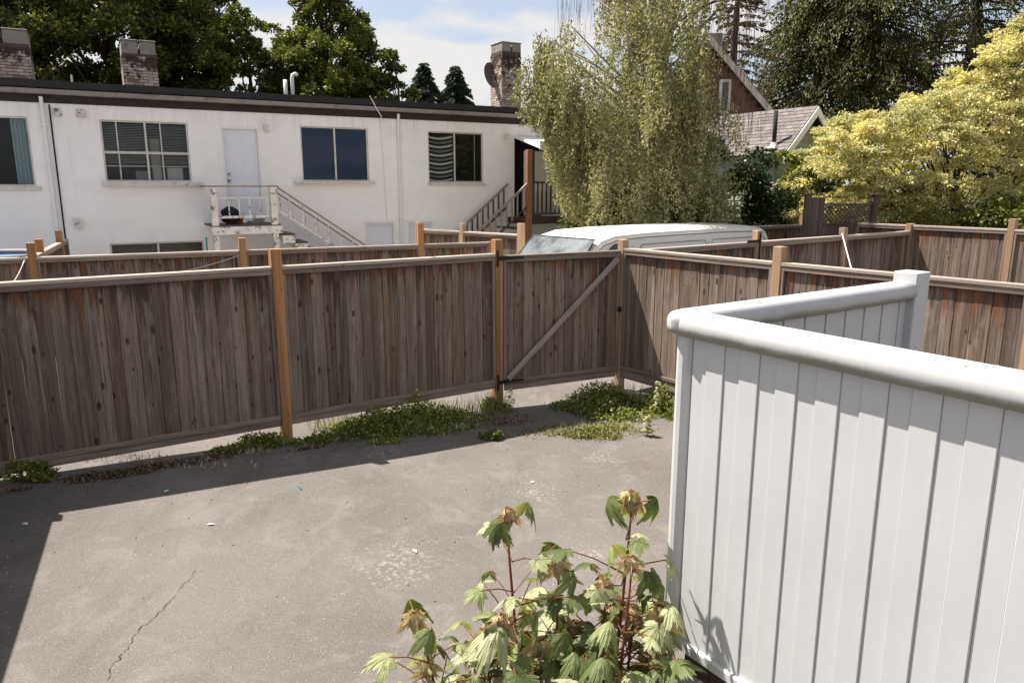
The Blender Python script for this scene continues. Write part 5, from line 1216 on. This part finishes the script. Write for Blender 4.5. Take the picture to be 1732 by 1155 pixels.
weedplant('weed_plant', 'leafy weed with pale tips in the fence corner weeds', 1.8, 8.75, 0.42, 26, 'leafweedpale', 3)
weedplant('weed_plant', 'tall green weed against the near fence rail', -1.1, 8.2, 0.42, 24, 'leafweed', 4)
# corner stones, small debris
for i, (x, y, s) in enumerate([(1.52, 9.45, .12), (1.30, 9.3, .10), (1.75, 9.2, .08)]):
    blob('rubble_stone', ['brown rubble stone at the foot of the gate corner', 'lower rubble stone just left of the gate corner', 'small rubble stone under the sunlit fence'][i], 'stone', 'stone', (x, y, gh(x, y) + s * 0.4), s, i, (1.2, 0.9, 0.6))
b = MB(); b.tube([(0, 0, 0), (0.055, -0.075, 0.003)], 0.005, 6); b.tube([(0.056, -0.077, 0.003), (0.064, -0.087, 0.003)], 0.003, 5)
tag(b.build('pen', M['bluepen'] if 'bluepen' in M else M['blue'], None, (-1.93, 6.23, gh(-1.93, 6.2) + 0.006)), 'blue pen dropped on the asphalt near the fence shade', 'pen')
def pebbles(name, label, n, box, m, smin, smax, seed):
    q = random.Random(seed); b = MB()
    for i in range(n):
        x, y = q.uniform(box[0], box[1]), q.uniform(box[2], box[3]); s = q.uniform(smin, smax); z = gh(x, y); a = q.uniform(0, 6)
        c, d = math.cos(a) * s, math.sin(a) * s
        top = b.bm.verts.new((x, y, z + s * 0.6)); R4 = [b.bm.verts.new((x + u * c - v * d, y + u * d + v * c, z)) for u, v in ((1, .3), (.1, .8), (-.9, .2), (-.2, -.8))]
        for k in range(4): b.bm.faces.new((R4[k], R4[(k + 1) % 4], top))
    tag(b.build(name, M[m]), label, kind='stuff')
pebbles('gravel_bits', 'pale loose grit lying on the asphalt', 420, (-4, 2, 2.6, 8.3), 'stone', 0.004, 0.011, 5)
pebbles('gravel_bits', 'dark crumbs lying on the asphalt', 260, (-4, 2, 2.6, 8.3), 'soil', 0.004, 0.013, 6)
for i, (x, y, lb_) in enumerate([(-2.42, 5.42, 'pale dry leaf lying on the left asphalt'), (-3.0, 5.95, 'small white paper scrap in the fence shade'), (-3.72, 5.25, 'small white scrap in the dark left shade'), (0.22, 6.6, 'pale dry leaf lying below the weeds'), (-0.75, 5.15, 'whitish leaf lying left of the worn patch')]):
    l = MB(); v = [l.bm.verts.new(p) for p in ((0, 0, 0), (0.03, -0.018, 0.006), (0.032, 0.004, 0.012), (0.03, 0.02, 0.004), (0.07, 0.003, 0.002))]
    for f in ((0, 1, 2), (0, 2, 3), (2, 1, 4), (2, 4, 3)): l.bm.faces.new([v[k] for k in f])
    tag(l.build('fallen_leaf' if 'leaf' in lb_ else 'paper_scrap', M['cream'], None, (x, y, gh(x, y) + 0.004), (0, 0, i * 1.3)), lb_, 'leaf' if 'leaf' in lb_ else 'scrap')
# soil bed under the maple and the landing
def bed():
    b = MB(); g = []
    for j in range(26):
        row = []
        for i in range(40):
            x = -0.9 + i * 0.075; y = 1.0 + j * 0.075; d = min(1, max(0, (1.35 - math.hypot((x - 0.6) / 1.3, (y - 1.95) / 0.75)) * 2.0))
            row.append(b.bm.verts.new((x, y, gh(x, y) - 0.02 + 0.10 * d + 0.02 * math.sin(x * 31 + y * 17) * math.cos(y * 27) * d)))
        g.append(row)
    for j in range(25):
        for i in range(39): b.bm.faces.new((g[j][i], g[j][i + 1], g[j + 1][i + 1], g[j + 1][i]))
    tag(b.build('soil_bed', M['soil'], None, smooth=True), 'dark soil bed under the landing', kind='structure')
bed()
for i, (x, y, s) in enumerate([(0.80, 2.28, .07), (0.92, 2.12, .06), (0.72, 2.12, .05), (1.0, 2.32, .05)]):
    blob('rubble_stone', ['pale rubble stone lying under the corner of the balustrade', 'second pale stone lying right of the balustrade corner', 'small stone nearest the maple under the balustrade', 'small stone deepest in the shade under the landing'][i], 'stone', 'stone', (x, y, 0.08 + s * 0.4), s, 10 + i, (1.3, 0.9, 0.6))

# ---------------------------------------------------------------- young maple in the foreground
def maple_leaf(seed, size=0.15, droop=0.25, fold=0.12, name='leaf', m='maple'):
    q = random.Random(seed)
    lobes = [(-118, 0.50), (-62, 0.84), (0, 1.0), (62, 0.84), (118, 0.50)]; pts = []
    pts.append((180, 0.10))
    angs = []
    seq = [(-150, .30), (-132, .44), (-118, .56), (-106, .47), (-98, .50), (-90, .40), (-82, .58), (-72, .68), (-64, .86), (-54, .74), (-46, .76), (-34, .48), (-24, .70), (-14, .78), (-9, .76), (0, 1.0), (9, .76), (14, .78), (24, .70), (34, .48), (46, .76), (54, .74), (64, .86), (72, .68), (82, .58), (90, .40), (98, .50), (106, .47), (118, .56), (132, .44), (150, .30)]
    b = MB(); base = b.bm.verts.new((0, 0, 0)); ring = []; seq2 = [seq[0]]
    for (a0, r0), (a1, r1) in zip(seq, seq[1:]):
        m_ = (r0 + r1) / 2; seq2 += [(a0 + (a1 - a0) * 0.42, m_ * 0.93), (a0 + (a1 - a0) * 0.58, m_ * 1.08), (a1, r1)]
    for a, r in seq2:
        r2 = r * size * q.uniform(0.93, 1.07); aa = R(a + q.uniform(-2, 2)); x = math.sin(aa) * r2; y = math.cos(aa) * r2 * 0.95 + size * 0.06
        z = -droop * (x * x + y * y) / size - fold * abs(x) + 0.010 * math.sin(a * 0.12 + seed) * (r2 / size)
        ring.append(b.bm.verts.new((x, y, z)))
    mid = []
    for i in range(len(ring) - 1): b.bm.faces.new((base, ring[i + 1], ring[i]))
    # split once so that the blade can curve
    es = [e for e in b.bm.edges if base in e.verts]
    bmesh.ops.subdivide_edges(b.bm, edges=es, cuts=1)
    for v in b.bm.verts:
        rr = math.hypot(v.co.x, v.co.y)
        if v not in ring and rr > 1e-5: v.co.z = -droop * rr * rr / size - fold * abs(v.co.x) + 0.004
    bmesh.ops.recalc_face_normals(b.bm, faces=list(b.bm.faces)); return b.mesh(name, M[m], smooth=True)
def maple():
    q = random.Random(99)
    t = thing('maple_sapling', 'young maple with red stems and pale wilting tips beside the white balustrade', 'sapling', (0.1, 2.2, 0))
    L_big = [maple_leaf(i, 0.068 + 0.007 * i, (0.1, 0.5, 0.9, 0.3, 0.7, 0.2, 1.2)[i], (0.05, 0.3, 0.15, 0.45, 0.1, 0.25, 0.5)[i]) for i in range(7)]
    L_old = [maple_leaf(20 + i, 0.088, 0.9, 0.7) for i in range(2)]
    L_y = [maple_leaf(30 + i, 0.062, 1.3, 0.9, m='mapleyoung') for i in range(3)]
    tops = [(-0.012, 2.30, 1.72, 0), (0.396, 2.30, 1.78, 1), (0.158, 2.28, 1.55, 0), (-0.34, 2.28, 1.35, 0), (-0.03, 2.18, 1.40, 0), (0.386, 2.2, 1.60, 0), (0.28, 2.15, 1.32, 2), (-0.15, 2.15, 1.15, 2), (0.50, 2.2, 1.42, 2), (0.12, 2.05, 1.18, 2), (-0.28, 2.1, 1.02, 2), (0.46, 2.05, 1.15, 2), (0.30, 1.95, 1.05, 2), (-0.02, 2.28, 1.22, 2), (0.22, 2.3, 1.30, 2), (0.42, 2.3, 1.36, 2), (-0.20, 2.0, 0.98, 2), (0.05, 1.95, 1.02, 2), (0.36, 2.12, 1.22, 2), (-0.40, 2.2, 1.08, 2), (0.52, 2.28, 1.25, 2), (-0.10, 2.25, 1.30, 2), (0.32, 2.32, 1.45, 2), (0.10, 2.2, 1.30, 2), (-0.30, 2.25, 1.18, 2), (0.48, 2.15, 1.05, 2), (0.18, 1.98, 0.98, 2), (0.44, 1.98, 1.0, 2)]
    count = 0
    for (x, y, z, kind) in tops:
        bx0, by0 = 0.15 + (x - 0.1) * 0.35, 2.15 + (y - 2.2) * 0.4
        pts = []
        for k in range(9):
            s = k / 8; pts.append(Vector((bx0 + (x - bx0) * s ** 0.85 + 0.01 * math.sin(5 * s + x * 9), by0 + (y - by0) * s, z * s)))
        lp = [p - Vector((0.1, 2.2, 0)) for p in pts]
        b = MB(); b.tube(lp[:-1] + [lp[-2].lerp(lp[-1], 0.7)], 0.010, 7, 0.0035); b.build('stem', M['stalkred'], t, smooth=True)
        zz = z - 0.03; a = q.uniform(0, 6.28); node = 0
        while zz > 0.8:
            s = zz / z; base = Vector((bx0 + (x - bx0) * s ** 0.85, by0 + (y - by0) * s, zz)) - Vector((0.1, 2.2, 0))
            for side in (0, math.pi):
                aa = a + side + q.uniform(-.35, .35); pl = (0.035 + 0.05 * min(3, node)) * q.uniform(.8, 1.25) if node else 0.02
                if node > 6: pl *= 0.8
                if node == 0: me = L_y[count % 3]; sc = q.uniform(0.8, 1.15); tilt = q.uniform(-1.3, -0.9)
                elif node == 1 and kind != 2: me = L_old[count % 2]; sc = q.uniform(0.75, 1.0); tilt = q.uniform(-1.1, -.6)
                else: me = L_big[q.randint(0, 6)]; sc = q.uniform(0.55, 1.12); tilt = q.uniform(-0.95, 0.35)
                up = 0.45 if node else 0.1
                tip = base + Vector((math.cos(aa) * pl, math.sin(aa) * pl, pl * up))
                if (tip.y + 2.2) < 1.75: continue
                # keep clear of the balustrade face on the right
                if tip.x + 0.1 > 0.575: continue
                pb = MB(); pb.tube([base, base.lerp(tip, 0.5) + Vector((0, 0, 0.01)), tip], 0.0028, 4, 0.0018, cap=False)
                lf = link('leaf', me, t, tip, (0, 0, 0), (sc, sc, sc))
                rot = Quaternion((0, 0, 1), aa - math.pi / 2) @ Quaternion((1, 0, 0), tilt) @ Quaternion((0, 1, 0), q.uniform(-.35, .35))
                lf.rotation_mode = 'QUATERNION'; lf.rotation_quaternion = rot
                po = pb.build('leaf_stalk', M['stalkred'], t); count += 1
            if node == 0:
                for side in (0.8, 2.4, 4.0, 5.4):
                    lf = link('leaf', L_y[int(side) % 3], t, base, (0, 0, 0), (0.6,) * 3); lf.rotation_mode = 'QUATERNION'
                    lf.rotation_quaternion = Quaternion((0, 0, 1), a + side) @ Quaternion((1, 0, 0), q.uniform(-1.45, -0.6)); count += 1
            zz -= (q.uniform(0.10, 0.14) if node < 3 and kind != 2 else q.uniform(0.042, 0.066)) if node else 0.05; a += math.pi / 2 + q.uniform(-.3, .3); node += 1
    print('maple leaves', count)
maple()
print('objects', len(bpy.data.objects), 'tris', sum(len(p.vertices) - 2 for me in bpy.data.meshes for p in me.polygons) if False else '')
